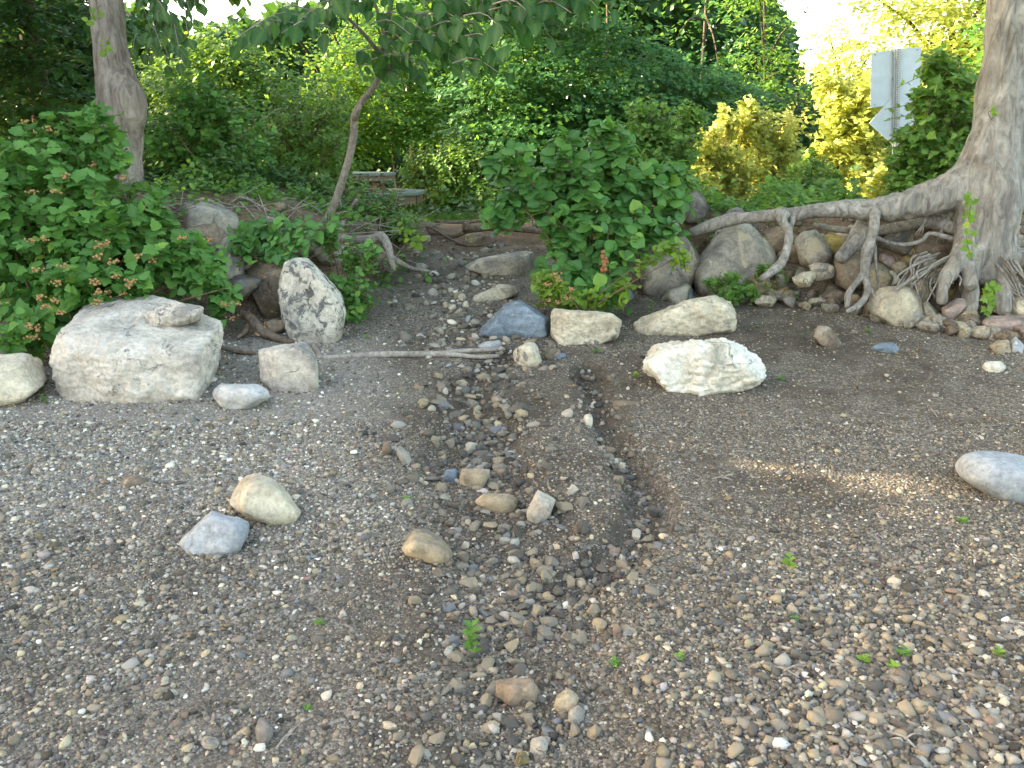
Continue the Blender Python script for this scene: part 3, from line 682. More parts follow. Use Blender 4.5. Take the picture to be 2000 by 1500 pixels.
# rubble of the right bank: countable stones stacked under the roots
r2 = np.random.default_rng(21)
fill = []
for q in range(185):
    u = r2.uniform(1490, 2005); v = 560
    xq = (u - 1000) / F * 6.9; Yq = float(np.interp(xq, FOOTX, FOOTY)) + r2.uniform(-.42, .62)
    fill.append((u, v, Yq))
MARKS = [('dome shaped tan boulder', 523, 975), ('pale blue and white slab', 420, 1045), ('white spotted ridge stone', 830, 1070), ('squarish tan slab', 927, 937), ('wide tan wedge stone', 968, 982), ('grey triangular stone', 1057, 990), ('red brown stone', 1010, 1355),
    ('rough grey tan stone', 1105, 1370), ('dark upright wedge stone', 515, 1430), ('tallest seedling', 922, 1265), ('round leaved lime seedling', 1540, 1105), ('white limestone boulder', 1370, 715), ('brown slab across the rill', 1228, 790), ('crumbly cream stone', 1030, 693), ('smooth edge boulder', 1935, 930),
    ('small white block', 1150, 818), ('fallen branch', 800, 695), ('forked bleached twig', 1530, 1320), ('pale stick', 1765, 1455), ('pair of tilted stones', 775, 885), ('yellowish bottom stone', 1020, 1482), ('buried brown stone', 262, 942), ('sunlit gravel streak', 1650, 940), ('green seedling by the channel front', 1200, 1303), ('yellowish edge seedling', 1950, 1283), ('low seedling in dark gravel', 622, 1220), ('tiny front seedling', 600, 1386)]
MARKS_B = [('leaning grey slab', 1590, 485), ('forked hanging root', 1690, 540), ('left hanging root', 1525, 500), ('tan front boulder', 1750, 595), ('pinkish tilted stone', 1866, 602), ('squat olive stone', 1886, 620), ('red sandstone slab', 1960, 636), ('trunk vine', 1890, 440), ('flared trunk foot', 1925, 520), ('purplish brick stone', 1738, 506), ('pale upright stone', 1527, 548), ('leafy young plant', 1930, 580), ('blocky grey brown stone', 1660, 520)]
def whereis(p, marks):
    u, v = proj(p)
    m = min(marks, key=lambda a: (a[1] - u) ** 2 + 2.2 * (a[2] - v) ** 2)
    du, dv = u - m[1], v - m[2]; d = math.hypot(du, dv)
    side = ('left of' if du < 0 else 'right of') if abs(du) > 1.3 * abs(dv) else ('above' if dv < 0 else 'below')
    return ('close ' if d < 75 else ('well ' if d > 170 else 'a bit ')) + side + ' the ' + m[0]
protos = []
for q in range(7):
    pts = r2.normal(size=(14, 3)); pts /= np.linalg.norm(pts, axis=1)[:, None]; pts *= np.array([1, .8, .65])
    c, V, T = rock_mesh(pts, 4, p=24, amp=.03, seed=100 + q)
    protos.append((V, T))
RUB = {}
LBL = {'cream': 'cream coloured rubble stone among the exposed roots of the right bank', 'tan': 'tan rubble stone among the exposed roots of the right bank',
       'grey': 'grey rubble stone among the exposed roots of the right bank', 'brown': 'brown rubble stone among the exposed roots of the right bank', 'pink': 'pinkish rubble stone among the exposed roots of the right bank',
       'ochre': 'yellowish rubble stone among the exposed roots of the right bank', 'domed': 'buff rubble stone among the exposed roots of the right bank'}
for q, (u, v, Yq) in enumerate(fill):
    mt = r2.choice(['cream', 'tan', 'grey', 'grey', 'brown', 'brown', 'pink', 'ochre', 'domed'])
    pi = int(r2.integers(7))
    if (pi, mt) not in RUB: RUB[(pi, mt)] = mesh_of('rubble_stone', protos[pi][0], protos[pi][1], RM[mt])
    p = np.array([(u - 1000) / F * (Yq * CP + 1.2 * SP), Yq, 0]); p[2] = Hs(p[0], p[1])
    o = link('rubble_stone', RUB[(pi, mt)], None, LBL[mt].split(' among')[0] + ' under the roots ' + whereis(p, MARKS_B), 'stone', 'rubble stones under the exposed roots')
    z = Hs(p[0], p[1]); s = r2.uniform(.045, .12) * (.85 if q % 3 else 1.15)
    o.location = (p[0], p[1], z + s * .35); o.scale = (s, s, s)
    o.rotation_euler = (r2.uniform(-.5, .5), r2.uniform(-.5, .5), r2.uniform(0, 6.3))
# bigger dark stones that hold the bank behind the roots
for q, (u, v, Yq, s, mt, lb) in enumerate([(1500, 470, 7.35, .2, 'brown', 'dark brown stone in the shade left of the leaning slab'), (1555, 500, 7.2, .16, 'brown', 'brown stone low behind the left hanging root'),
        (1705, 460, 7.3, .22, 'brown', 'dark stone deep in the hollow behind the forked root'), (1765, 470, 7.2, .22, 'dark', 'dark stone deep in the hollow under the thick root'), (1780, 505, 7.0, .13, 'ochre', 'orange brown stone block under the thick root'),
        (1830, 480, 7.05, .2, 'brown', 'dark stone in the hollow left of the trunk base'), (1760, 525, 6.85, .1, 'tan', 'squared tan stone below the purplish stone'), (1930, 470, 7.1, .25, 'grey', 'grey boulder directly behind the flared trunk base'),
        (1995, 470, 6.8, .2, 'grey', 'grey boulder at the right edge beside the trunk'), (1450, 440, 7.6, .22, 'dark', 'dark flat stone on the bank top above the pyramid boulder'), (1600, 530, 6.85, .13, 'grey', 'grey block stone low between the two hanging roots'), (1655, 470, 7.2, .16, 'grey', 'grey stone high behind the forked hanging root'), (1730, 545, 6.7, .12, 'cream', 'cream block stone right behind the forked root tips'), (1800, 520, 6.85, .15, 'grey', 'broad grey stone behind the rootlet curtain'), (1845, 545, 6.6, .13, 'tan', 'tan block stone behind the rootlet curtain near the trunk'), (1575, 545, 6.75, .11, 'cream', 'pale block stone behind the upright stone'), (1480, 555, 6.8, .12, 'brown', 'brown stone at the right foot of the pyramid boulder'),
        (1995, 600, 6.2, .13, 'domed', 'pale stone at the right edge above the sandstone slab'),
        (1960, 600, 6.3, .11, 'tan', 'tan stone above the left end of the sandstone slab')]):
    p = P(u, v, min(Yq, G(u, v)[1] + .02)); pts = r2.normal(size=(16, 3)); pts /= np.linalg.norm(pts, axis=1)[:, None]
    add_rock('bank_stone', lb, p + pts * s * np.array([1.15, .9, .8]), mt, 'stone', 4, None, p=14, amp=.025, seed=200 + q)

for q, (u, v, Yq, s, mt, lb) in enumerate([(300, 440, 6.9, .2, 'grey', 'grey stone on the left bank slope below the thick trunk'), (470, 560, 6.3, .17, 'dark', 'dark stone between left shrub and shadowed boulder'), (590, 470, 7.1, .16, 'brown', 'brown stone under the foot of the leaning sapling'),
        (650, 500, 7.0, .15, 'grey', 'grey stone between sapling foot and bent driftwood'), (540, 470, 7.0, .2, 'brown', 'brown stone under the driftwood logs of the left bank'), (690, 470, 7.9, .13, 'tan', 'tan stone behind the bent driftwood'), (400, 470, 6.6, .2, 'brown', 'dusty brown boulder on the left bank slope among leaves'),
        (660, 650, 6.05, .1, 'brown', 'small brown stone at the right foot of the lichen speckled boulder'), (540, 640, 5.9, .1, 'brown', 'small brown stone at the left foot of the lichen speckled boulder'), (775, 462, 8.8, .13, 'grey', 'grey stone under the overhanging path bush')]):
    p = P(u, v, min(Yq, G(u, v)[1] + .02)); pts = r2.normal(size=(16, 3)); pts /= np.linalg.norm(pts, axis=1)[:, None]
    add_rock('bank_stone', lb, p + pts * s * np.array([1.2, .9, .75]), mt, 'stone', 4, None, p=16, amp=.03, seed=300 + q)

# ------------------------------------------------------------------ gravel and pebbles
def pebble_protos(sub, n, seed):
    out = []
    r = np.random.default_rng(seed)
    for q in range(n):
        pts = r.normal(size=(r.integers(7, 12), 3)); pts /= np.linalg.norm(pts, axis=1)[:, None]
        pts *= np.array([1, r.uniform(.62, .9), r.uniform(.42, .62)])
        V, T = ICO[sub]
        c = pts.mean(0) * .5
        Nn, Dd = hull_planes(pts, c)
        qv = np.maximum(V @ Nn.T, 0) / Dd[None]; mx = qv.max(1, keepdims=True)
        rr = 1 / (mx[:, 0] * ((qv / mx) ** 26).sum(1) ** (1 / 26))
        W = V * rr[:, None]
        W /= np.abs(W[:, :2]).max()
        out.append((W, T))
    return out
PN = pebble_protos(2, 12, 5); PM_ = pebble_protos(1, 10, 6)
def cut_bottom(W, T, z=-.12):
    T = T[(W[T][:, :, 2].max(1) > z)]
    u = np.unique(T); mp = -np.ones(len(W), int); mp[u] = np.arange(len(u))
    return W[u], mp[T]
PNc = [cut_bottom(*a) for a in PN]; PMc = [cut_bottom(*a) for a in PM_]
def cap_proto(seed):
    r = np.random.default_rng(seed); n = 5
    a = np.linspace(0, 2 * np.pi, n, endpoint=False) + r.uniform(-.25, .25, n); rd = r.uniform(.75, 1.1, n)
    ring = np.stack([np.cos(a) * rd, np.sin(a) * rd * .8, np.full(n, -.1)], -1)
    top = np.stack([np.cos(a) * rd * .6, np.sin(a) * rd * .5, r.uniform(.32, .5, n)], -1)
    V = np.vstack([ring, top]); i = np.arange(n); j = (i + 1) % n
    T = np.vstack([np.stack([i, j, n + j], -1), np.stack([i, n + j, n + i], -1), np.array([[n, n + 1, n + 2], [n, n + 2, n + 3], [n, n + 3, n + 4]])])
    return V, T
PC = [cap_proto(40 + q) for q in range(10)]
PAL = np.array([(.205, .178, .14), (.265, .215, .15), (.09, .08, .068), (.16, .163, .165), (.43, .385, .31), (.23, .155, .115), (.31, .25, .165), (.14, .118, .092), (.58, .54, .48), (.30, .275, .235)])
PNAME = ['grey', 'tan', 'charcoal', 'blue grey', 'cream', 'reddish', 'yellowish tan', 'dark brown', 'white', 'light grey']
def pal_weights(left): return (np.array([.24, .19, .13, .045, .05, .02, .09, .19, .004, .06]) * (1 - left) + np.array([.21, .15, .06, .05, .15, .02, .07, .07, .025, .19]) * left)
def rot_basis(n, tilt, r):
    yaw = r.uniform(0, 2 * np.pi, n); ax = r.normal(0, tilt, n); ay = r.normal(0, tilt, n)
    cz, sz = np.cos(yaw), np.sin(yaw)
    X = np.stack([cz, sz, ay], -1); X /= np.linalg.norm(X, axis=1)[:, None]
    Z = np.stack([ax, -ay, np.ones(n)], -1); Z -= X * (X * Z).sum(1)[:, None]; Z /= np.linalg.norm(Z, axis=1)[:, None]
    return np.stack([X, np.cross(Z, X), Z], 1)        # rows
def scatter_mesh(pos, size, protos, r, tilt, col, wetv):
    Vs, Ts, Cs, Ws, n = [], [], [], [], 0
    which = r.integers(0, len(protos), len(pos)); B = rot_basis(len(pos), tilt, r)
    for q, (W, T) in enumerate(protos):
        k = np.where(which == q)[0]
        if not len(k): continue
        s3 = size[k][:, None] * r.uniform(.85, 1.15, (len(k), 3))
        V = pos[k][:, None] + np.einsum('nvi,nij->nvj', W[None] * s3[:, None], B[k])
        Vs.append(V.reshape(-1, 3)); Ts.append((T[None] + (n + np.arange(len(k)) * len(W))[:, None, None]).reshape(-1, 3))
        Cs.append(np.repeat(col[k], len(W), 0)); Ws.append(np.repeat(wetv[k], len(W)))
        n += len(k) * len(W)
    return np.concatenate(Vs), np.concatenate(Ts), np.concatenate(Cs), np.concatenate(Ws)
r3 = np.random.default_rng(33)
def sample(n, y0, y1):
    y = np.sqrt(r3.uniform(y0 ** 2, y1 ** 2, n)); x = r3.uniform(-1, 1, n) * (.72 * y + .35)
    return x, y
def colours(x, y, left, wet, r):
    W = np.stack([pal_weights(a) for a in (0.0, 1.0)])
    k0 = r.choice(10, len(x), p=W[0] / W[0].sum()); k1 = r.choice(10, len(x), p=W[1] / W[1].sum())
    k = np.where(r.random(len(x)) < left, k1, k0)
    c = PAL[k] * np.exp(r.normal(-.05, .36, len(x)))[:, None] * r.normal(1, .025, (len(x), 3))
    return np.clip(c * (1 - .34 * wet - .16 * (1 - left) * (1 - wet))[:, None], .02, .8), k
cand = []
for (n, y0, y1, m, sd) in [(50000, 1.5, 2.9, .0086, .48), (40000, 1.5, 2.9, .0056, .3), (92000, 2.7, 4.2, .0072, .44), (56000, 4.0, 6.6, .0078, .46), (4200, 6.3, 9.6, .016, .55)]:
    x, y = sample(n, y0, y1)
    so, pa, we, le = masks(x, y)
    corner = sstep(.1, 1.1, x) * sstep(2.9, 1.7, y)
    size = m * .68 * np.exp(r3.normal(0, sd, n)) * (1 + .75 * corner) * (1 + .22 * le)
    size = np.minimum(size, .029 if y0 < 6 else .06)
    so2 = so + .35 * n2(x, y, 3.3, 3, 12.0) + .6 * (we * 0)
    keep = r3.random(n) < np.clip(1.0 - 1.5 * so2 + .6 * corner + .42 * le, .30, 1) 
    if y0 > 6: keep = (np.abs(x + .2 + .06 * (y - 8)) < .95) & (r3.random(n) < .9) | ((x > 1.2) & (y < 7.2))
    cand.append(np.stack([x, y, size, so, we, le], -1)[keep])
for (rx, ry, ax, ay, z0, z1) in ROCKS:                 # grit washed against the foot of every stone
    g_ = Hs(rx, ry)
    if z0 > g_ + .05 or ry > 9.6: continue
    n = int(60 + 260 * ax); a = r3.uniform(0, 2 * np.pi, n); q = r3.uniform(.82, 1.18, n)
    x = rx + np.cos(a) * ax * q; y = ry + np.sin(a) * ay * q
    so, pa, we, le = masks(x, y)
    cand.append(np.stack([x, y, np.minimum(.0062 * np.exp(r3.normal(0, .5, n)), .016), so, we * .5, le], -1))
cand = np.concatenate(cand)
# bigger stones washed into the channels
gs = []
for pl, n, w in ((GUL_A, 1500, .31), (GUL_B, 420, .14), (GUL_C, 560, .42)):
    t = r3.uniform(0, len(pl) - 1.001, n); i = t.astype(int); f = (t - i)[:, None]
    p = pl[i] * (1 - f) + pl[i + 1] * f + r3.normal(0, w * .62, (n, 2))
    s = (.0165 + (.004 if w > .15 else 0) * (p[:, 1] > 2.3)) * np.exp(r3.normal(0, .56, n)) * (1 + (.35 if w > .2 else .1) * sstep(2.4, 4.4, p[:, 1]))
    s = np.minimum(s, .022 + .0062 * p[:, 1]) * r3.uniform(.75, 1, n)
    gs.append(np.stack([p[:, 0], p[:, 1], s, s * 0, np.full(n, .55 if w < .419 or w > .43 else .12), s * 0 + (0 if w < .419 or w > .43 else .7)], -1))
gs = np.concatenate(gs); gs = gs[(gs[:, 1] > 1.5)]
allp = np.concatenate([cand, gs])
# apparent size decides which 300 are things of their own
app = allp[:, 2] / np.hypot(allp[:, 1], CAMZ)
infr = np.abs(allp[:, 0]) < .64 * np.hypot(allp[:, 1] * CP + 1.45 * SP, 0) 
vis = infr & (allp[:, 1] > 1.68)
order = np.argsort(-app * vis)
single = order[:285]
rest = np.ones(len(allp), bool); rest[single] = False
colr, kk = colours(allp[:, 0], allp[:, 1], allp[:, 5], allp[:, 4], r3)
zz = H(allp[:, 0], allp[:, 1])
posA = np.stack([allp[:, 0], allp[:, 1], zz + allp[:, 2] * r3.uniform(-.05, .28, len(allp))], -1)
pk = []
nearm = rest & (app > .0052); midm = rest & ~nearm & (app > .0034); farm = rest & ~nearm & ~midm
print('gravel', nearm.sum(), midm.sum(), farm.sum())
packs = []
for msk, pr, tl in ((nearm, PNc, .17), (midm, PMc, .17), (farm, PC, .17)):
    packs.append(scatter_mesh(posA[msk], allp[msk, 2], pr, r3, tl, colr[msk], allp[msk, 4]))
V = np.concatenate([p[0] for p in packs]); o = np.cumsum([0] + [len(p[0]) for p in packs])
T = np.concatenate([p[1] + o[i] for i, p in enumerate(packs)])
print('gravel tris', len(T))
link('gravel', mesh_of('gravel', V, T, PEB, True, {'col': np.concatenate([p[2] for p in packs]), 'wet': np.concatenate([p[3] for p in packs])}),
     kind='stuff', label='loose gravel of small grey and tan pebbles covering the beach', cat='gravel')
zone = lambda x, y, w: 'in the washed out channel of the beach' if w > .4 else ('among the bleached gravel at the left' if x < -.35 else ('among the coarse gravel at the lower right' if x > .45 else 'in the gravel beside the channel'))
PMESH = {}
for q in single:
    pi, ci = int(r3.integers(12)), int(kk[q])
    key = (pi, ci, bool(allp[q, 4] < .4))
    if key not in PMESH:
        W, T_ = PN[pi]
        PMESH[key] = mesh_of('pebble', W, T_, PEB, allp[q, 4] < .4, {'col': np.repeat(PAL[ci][None] * (1 - .3 * allp[q, 4]), len(W), 0), 'wet': np.zeros(len(W))})
    zn = zone(allp[q, 0], allp[q, 1], allp[q, 4])
    sz_ = 'large ' if allp[q, 2] > .034 else ('small ' if allp[q, 2] < .023 else '')
    lab = '%s%s pebble %s' % (sz_, PNAME[ci], whereis(posA[q], MARKS))
    ob = link('pebble', PMESH[key], None, lab, 'pebble', 'pebbles of the gravel beach')
    s = allp[q, 2]; ob.location = posA[q] + np.array([0, 0, s * .12]); ob.scale = (s, s, s); ob.rotation_euler = (r3.normal(0, .18), r3.normal(0, .18), r3.uniform(0, 6.3))
#@@PART3
# ------------------------------------------------------------------ leaves
def leaf_proto(kind):
    """x across, y along, z up; verts, tris, rib"""
    if kind == 'quad':
        V = np.array([[0, 0, 0], [-.36, .45, .06], [.36, .45, .06], [0, 1, -.08]]); T = np.array([[0, 3, 1], [0, 2, 3]]); R = np.zeros(4)
    elif kind in ('ovate', 'round', 'small'):
        ys = [0, .18, .42, .7, 1.0]; w = {'ovate': [0, .27, .36, .24, 0], 'round': [0, .32, .43, .33, 0], 'small': [0, .22, .30, .2, 0]}[kind]
        zc = [0, .0, -.02, -.06, -.17]; zs = [0, .06, .07, .03, 0]
        V, R = [], []
        for y, a, b in zip(ys, zc, zs): V.append((0, y, a)); R.append(1)
        for sgn in (-1, 1):
            for k in (1, 2, 3): V.append((sgn * w[k], ys[k] + .03, zc[k] + zs[k])); R.append(0)
        V = np.array(V); T = []
        for o, f in ((5, 0), (8, 1)):
            tr = [(0, 1, o), (1, 2, o), (2, o + 1, o), (2, 3, o + 1), (3, o + 2, o + 1), (3, 4, o + 2)]
            T += [t if f else t[::-1] for t in tr]
        T = np.array(T)
    else:                                          # lobed, maple like / ninebark like
        pts = {'lobed': [(.10, .02), (.34, .06), (.50, .26), (.36, .36), (.42, .56), (.25, .66), (.16, .82)],
               'maple': [(.12, -.02), (.36, .02), (.30, .16), (.58, .34), (.36, .44), (.40, .62), (.17, .66)]}[kind]
        V = [(0, 0, 0), (0, .35, 0), (0, .68, -.03), (0, 1, -.14)]; R = [1, 1, 1, 1]
        for sgn in (-1, 1):
            for x, y in pts: V.append((sgn * x, y, .10 * x + (.03 if y < .5 else -.02))); R.append(0)
        n = len(pts); T = []
        for o, f in ((4, 0), (4 + n, 1)):
            tr = [(0, o + 1, o), (0, 1, o + 1), (1, o + 2, o + 1), (1, o + 3, o + 2), (1, 2, o + 3), (2, o + 4, o + 3), (2, o + 5, o + 4), (2, o + 6, o + 5), (2, 3, o + 6)]
            T += [t[::-1] if f else t for t in tr]
        V = np.array(V); T = np.array(T)
    return np.array(V, float), np.array(T), np.array(R, float)
LP = {k: leaf_proto(k) for k in ('quad', 'ovate', 'round', 'small', 'lobed', 'maple')}
def unit(a): return a / (np.linalg.norm(a, axis=-1, keepdims=True) + 1e-9)
def leaf_frames(dirs, nor):
    d = unit(dirs); n = nor - d * (nor * d).sum(-1, keepdims=True); n = unit(n)
    return np.cross(d, n), d, n
def leaves_mesh(kind, pos, dirs, nor, size, r, tint=None):
    W, T, R = LP[kind]
    X, Y, Z = leaf_frames(dirs, nor)
    B = np.stack([X, Y, Z], 1)
    s3 = size[:, None] * np.stack([r.uniform(.85, 1.15, len(pos)), np.ones(len(pos)), r.uniform(.3, 1.8, len(pos))], -1)
    V = pos[:, None] + np.einsum('nvi,nij->nvj', W[None] * s3[:, None], B)
    Tt = T[None] + (np.arange(len(pos)) * len(W))[:, None, None]
    tn = r.random(len(pos)) if tint is None else tint
    return V.reshape(-1, 3), Tt.reshape(-1, 3), {'tint': np.repeat(tn, len(W)), 'rib': np.tile(R, len(pos))}
LEAFME = {}
def leaf_objects(parent, kind, mat, pos, dirs, nor, size):
    key = (kind, mat)
    if key not in LEAFME:
        W, T, R = LP[kind]
        LEAFME[key] = mesh_of('leaf', W, T, LM[mat], True, {'rib': R})
    X, Y, Z = leaf_frames(dirs, nor)
    off = np.array(parent.location)
    for k in range(len(pos)):
        o = bpy.data.objects.new('leaf', LEAFME[key]); COL.objects.link(o); o.parent = parent
        M = np.eye(4); M[:3, 0], M[:3, 1], M[:3, 2] = X[k] * size[k], Y[k] * size[k], Z[k] * size[k]; M[:3, 3] = pos[k] - off
        o.matrix_local = Matrix(M.tolist())
CAMP = np.array([0, 0, CAMZ])
def inframe(p, m=40):
    d = p - CAMP
    zc = d[:, 1] * CP - d[:, 2] * SP; yc = d[:, 1] * SP + d[:, 2] * CP
    u = 1000 + F * d[:, 0] / np.maximum(zc, .1); v = 750 - F * yc / np.maximum(zc, .1)
    return (u > -m) & (u < 2000 + m) & (v > -m) & (v < 1500 + m), u, v
# shafts of sun that reach through the foliage: (point, radius)
SHAFTS = [(G(1600, 925), .12), (G(1490, 908), .08), (G(1740, 948), .12), (G(1880, 970), .10), (G(1560, 955), .05), (G(1810, 935), .06), (P(1400, 250, 11.3), .75), (P(1500, 250, 11.6), .85), (P(1680, 200, 12.3), 1.1), (P(1670, 320, 12.3), .8), (P(1440, 330, 11.5), .5),
          (P(930, 190, 14), .75), (P(1010, 240, 14), .5), (P(960, 130, 14.5), .5), (P(850, 250, 13.5), .8), (P(790, 200, 16.5), 1.2), (P(760, 110, 17.5), 1.4), (P(700, 60, 17.5), .6), (P(900, 290, 12.8), .5), (P(830, 60, 18.5), 1.2), (P(420, 80, 15.5), 1.0), (P(500, 110, 15.5), .6), (P(340, 100, 14), .4), (P(360, 60, 13), .6), (P(1850, 80, 15), 1.8), (P(1640, 120, 17), 1.8), (P(1130, 250, 14.2), .2), (P(1100, 120, 15), .25)]
def shaded_keep(p, r, prob=.97):
    if prob > .9: prob = np.where(np.arange(len(p)) % 3 == 0, .9, .97)
    kill = np.zeros(len(p), bool)
    for c, rad in SHAFTS:
        d = p - np.asarray(c); t = d @ SUND
        q = np.linalg.norm(d - t[:, None] * SUND, axis=1)
        kill |= (t > rad + .5) & (q < rad)
    return ~(kill & (r.random(len(p)) < prob))

# ------------------------------------------------------------------ shrubs: stems, twigs with leaves along them
def rand_in_blob(n, c, rad, r):
    d = unit(r.normal(size=(n, 3))); q = r.uniform(.25, 1, n) ** .5
    return c + d * q[:, None] * rad, d
def shrub(name, label, cat, base, blobs, kind, mat, n_twigs, leaf, per=8, tl=.3, n_single=0, seed=1, stems=8, stem_mat=None, stem_r=.008, up=.55, view=.45, droop=.15,
          flowers=0, foliage_mat2=None, group=None, shafts=False, stem_label=None, ground_clip=True, flower_px=None, sunward=0.0):
    """blobs: (u, v, Y, radius px[, depth factor]) in the photograph"""
    r = np.random.default_rng(seed)
    root = thing(name, label, cat, base, group)
    base = np.array(base, float)
    C_, R_ = [], []
    for b in blobs:
        rad = b[3] * pxm(b[2]); C_.append(P(b[0], b[1], b[2])); R_.append(np.array([rad, rad * (b[4] if len(b) > 4 else .8), rad]))
    w = np.array([x[0] * x[2] for x in R_]) ** .75; w /= w.sum()
    which = r.choice(len(blobs), n_twigs, p=w)
    C_ = np.array(C_); R_ = np.array(R_)
    tip = C_[which] + unit(r.normal(size=(n_twigs, 3))) * (r.uniform(.3, 1, n_twigs) ** .5)[:, None] * R_[which]
    out = unit(tip - C_[which] + 1e-6)
    grow = unit(out * .7 + np.array([0, -.15, up]) + unit(tip - base) * .5 + r.normal(0, .3, (n_twigs, 3)))
    L_ = tl * r.uniform(.6, 1.35, n_twigs)
    st = tip - grow * L_[:, None]
    LPs, LD, LN, LS = [], [], [], []
    tw = []
    for q in range(n_twigs):
        side = unit(np.cross(grow[q], r.normal(size=3)))
        sag = np.array([0, 0, -droop * L_[q]])
        for k in range(per):
            f = (k + .6) / per
            p = st[q] + grow[q] * L_[q] * f + sag * f * f
            sd = side * (1 if k % 2 else -1)
            d = unit(grow[q] * .55 + sd * .85 + r.normal(0, .22, 3) + np.array([0, 0, -droop * 1.2]))
            n = sunward * SUND + np.array([0, 0, 1.0]) * .75 + out[q] * view * .5 + np.array([0, -1.0, .2]) * view + r.normal(0, .28, 3)
            LPs.append(p); LD.append(d); LN.append(n); LS.append(leaf * r.uniform(.55, 1.2) * (1 - .35 * max(0, f - .75) * 4 * r.random()))
        tw.append((st[q], st[q] + grow[q] * L_[q] * .5 + sag * .25, st[q] + grow[q] * L_[q] * .92 + sag * .85))
    LPs, LD, LN, LS = map(np.array, (LPs, LD, LN, LS))
    if ground_clip:
        ok = LPs[:, 2] > H(LPs[:, 0], LPs[:, 1]) + .015
        LPs, LD, LN, LS = LPs[ok], LD[ok], LN[ok], LS[ok]
    if shafts:
        ok = shaded_keep(LPs, r, .8); LPs, LD, LN, LS = LPs[ok], LD[ok], LN[ok], LS[ok]
    if n_single:
        vis, u, v = inframe(LPs, -5)
        # outermost towards the viewer first
        dist = np.linalg.norm(LPs - CAMP, axis=1)
        cell = {}
        for k in np.argsort(dist):
            if not vis[k]: continue
            key = (int(u[k] // 17), int(v[k] // 17))
            if key not in cell: cell[key] = k
        front = np.array(list(cell.values()))
        front = front[np.argsort(-(LS[front] / dist[front]))][:n_single]
        leaf_objects(root, kind, mat, LPs[front], LD[front], LN[front], LS[front])
        m = np.ones(len(LPs), bool); m[front] = False
        LPs, LD, LN, LS = LPs[m], LD[m], LN[m], LS[m]
    V, T, at = leaves_mesh(kind, LPs, LD, LN, LS, r)
    part('foliage', V, T, LM[mat], root, True, at, 'stuff')
    # twigs and stems
    tl_ = []
    for a, b, c in tw[::max(1, len(tw) // 220)]: tl_.append(tube([a, b, c], [.0035, .003, .0015], seg=4, rings=4, caps=False))
    if tl_:
        V, Q_ = tubes_merge(tl_); part('twigs', V, Q_, TWIG, root, kind='stuff')
    for q in range(stems):
        t = C_[q % len(C_)] + r.normal(0, .25, 3) * R_[q % len(C_)]
        b0 = base + np.array([r.normal(0, .10), r.normal(0, .06), -.04])
        m = b0 * .45 + t * .55 + np.array([r.normal(0, .05), r.normal(0, .05), .10 * abs(t[2] - b0[2])])
        V, Q_ = tube([b0, m, t], [stem_r * r.uniform(.7, 1.2), stem_r * .75, stem_r * .35], seg=6, rings=10)
        part('stem', V, Q_, stem_mat or TWIG, root)
    # seed heads
    if flowers:
        fr = np.random.default_rng(seed + 5)
        s2 = ICO[1]
        for q in range(flowers):
            k = fr.integers(len(C_)); b = blobs[k]
            if flower_px is not None and q < len(flower_px):
                fu, fv = flower_px[q]; best = min(range(len(blobs)), key=lambda i: (blobs[i][0] - fu) ** 2 + (blobs[i][1] - fv) ** 2)
                dd = np.clip(1 - ((blobs[best][0] - fu) ** 2 + (blobs[best][1] - fv) ** 2) / blobs[best][3] ** 2, 0, 1) ** .5
                c = P(fu, fv, blobs[best][2] - R_[best][1] * dd - .06)
            else:
                d = unit(np.array([fr.normal(), -abs(fr.normal()) - .6, fr.normal() * .8 + .2])); c = C_[k] + d * R_[k] * 1.02
            bl = []
            for j in range(11):
                o = fr.normal(0, 1, 3) * np.array([.018, .014, .009]); bl.append((s2[0] * fr.uniform(.007, .011) + o + c, s2[1]))
            V, T = merge(bl); part('seed_cluster', V, T, SEEDM, root)
    return root
def base_at(u, v, Y):
    p = P(u, v, Y); return (p[0], p[1], Hs(p[0], p[1]))

NB = [(60, 330, 5.9, 105), (150, 420, 5.8, 115), (40, 470, 5.6, 120), (250, 480, 5.7, 100), (60, 590, 5.25, 80), (150, 540, 5.35, 80), (320, 470, 5.8, 65), (395, 510, 5.8, 50), (195, 270, 6.1, 55), (185, 215, 6.2, 30),
      (440, 560, 5.75, 38), (410, 490, 5.9, 34), (-60, 420, 5.6, 140), (265, 545, 5.4, 36), (20, 640, 5.0, 34), (110, 245, 6.1, 40), (300, 400, 5.9, 40)]
FP = [(48, 238), (95, 252), (108, 285), (118, 296), (130, 296), (142, 320), (154, 312), (186, 322), (185, 338), (130, 345), (108, 374), (240, 349), (64, 374), (60, 470), (88, 467), (190, 482), (192, 500), (268, 500), (297, 507), (222, 510),
      (73, 528), (122, 520), (230, 540), (255, 548), (188, 550), (192, 570), (112, 552), (76, 580), (108, 587), (120, 610), (56, 636), (70, 640), (63, 660), (240, 572), (214, 571), (410, 468), (275, 406), (350, 465), (205, 475), (250, 558), (460, 594), (452, 622), (440, 595), (90, 600), (190, 590)]
shrub('ninebark_shrub', 'large green shrub with brownish seed clusters at the left behind the limestone block', 'shrub', base_at(120, 560, 5.7), NB, 'lobed', 'ninebark', 640, .10, per=8, tl=.30, n_single=300, seed=11, stems=12, stem_r=.011, flowers=len(FP), flower_px=FP, up=.6)
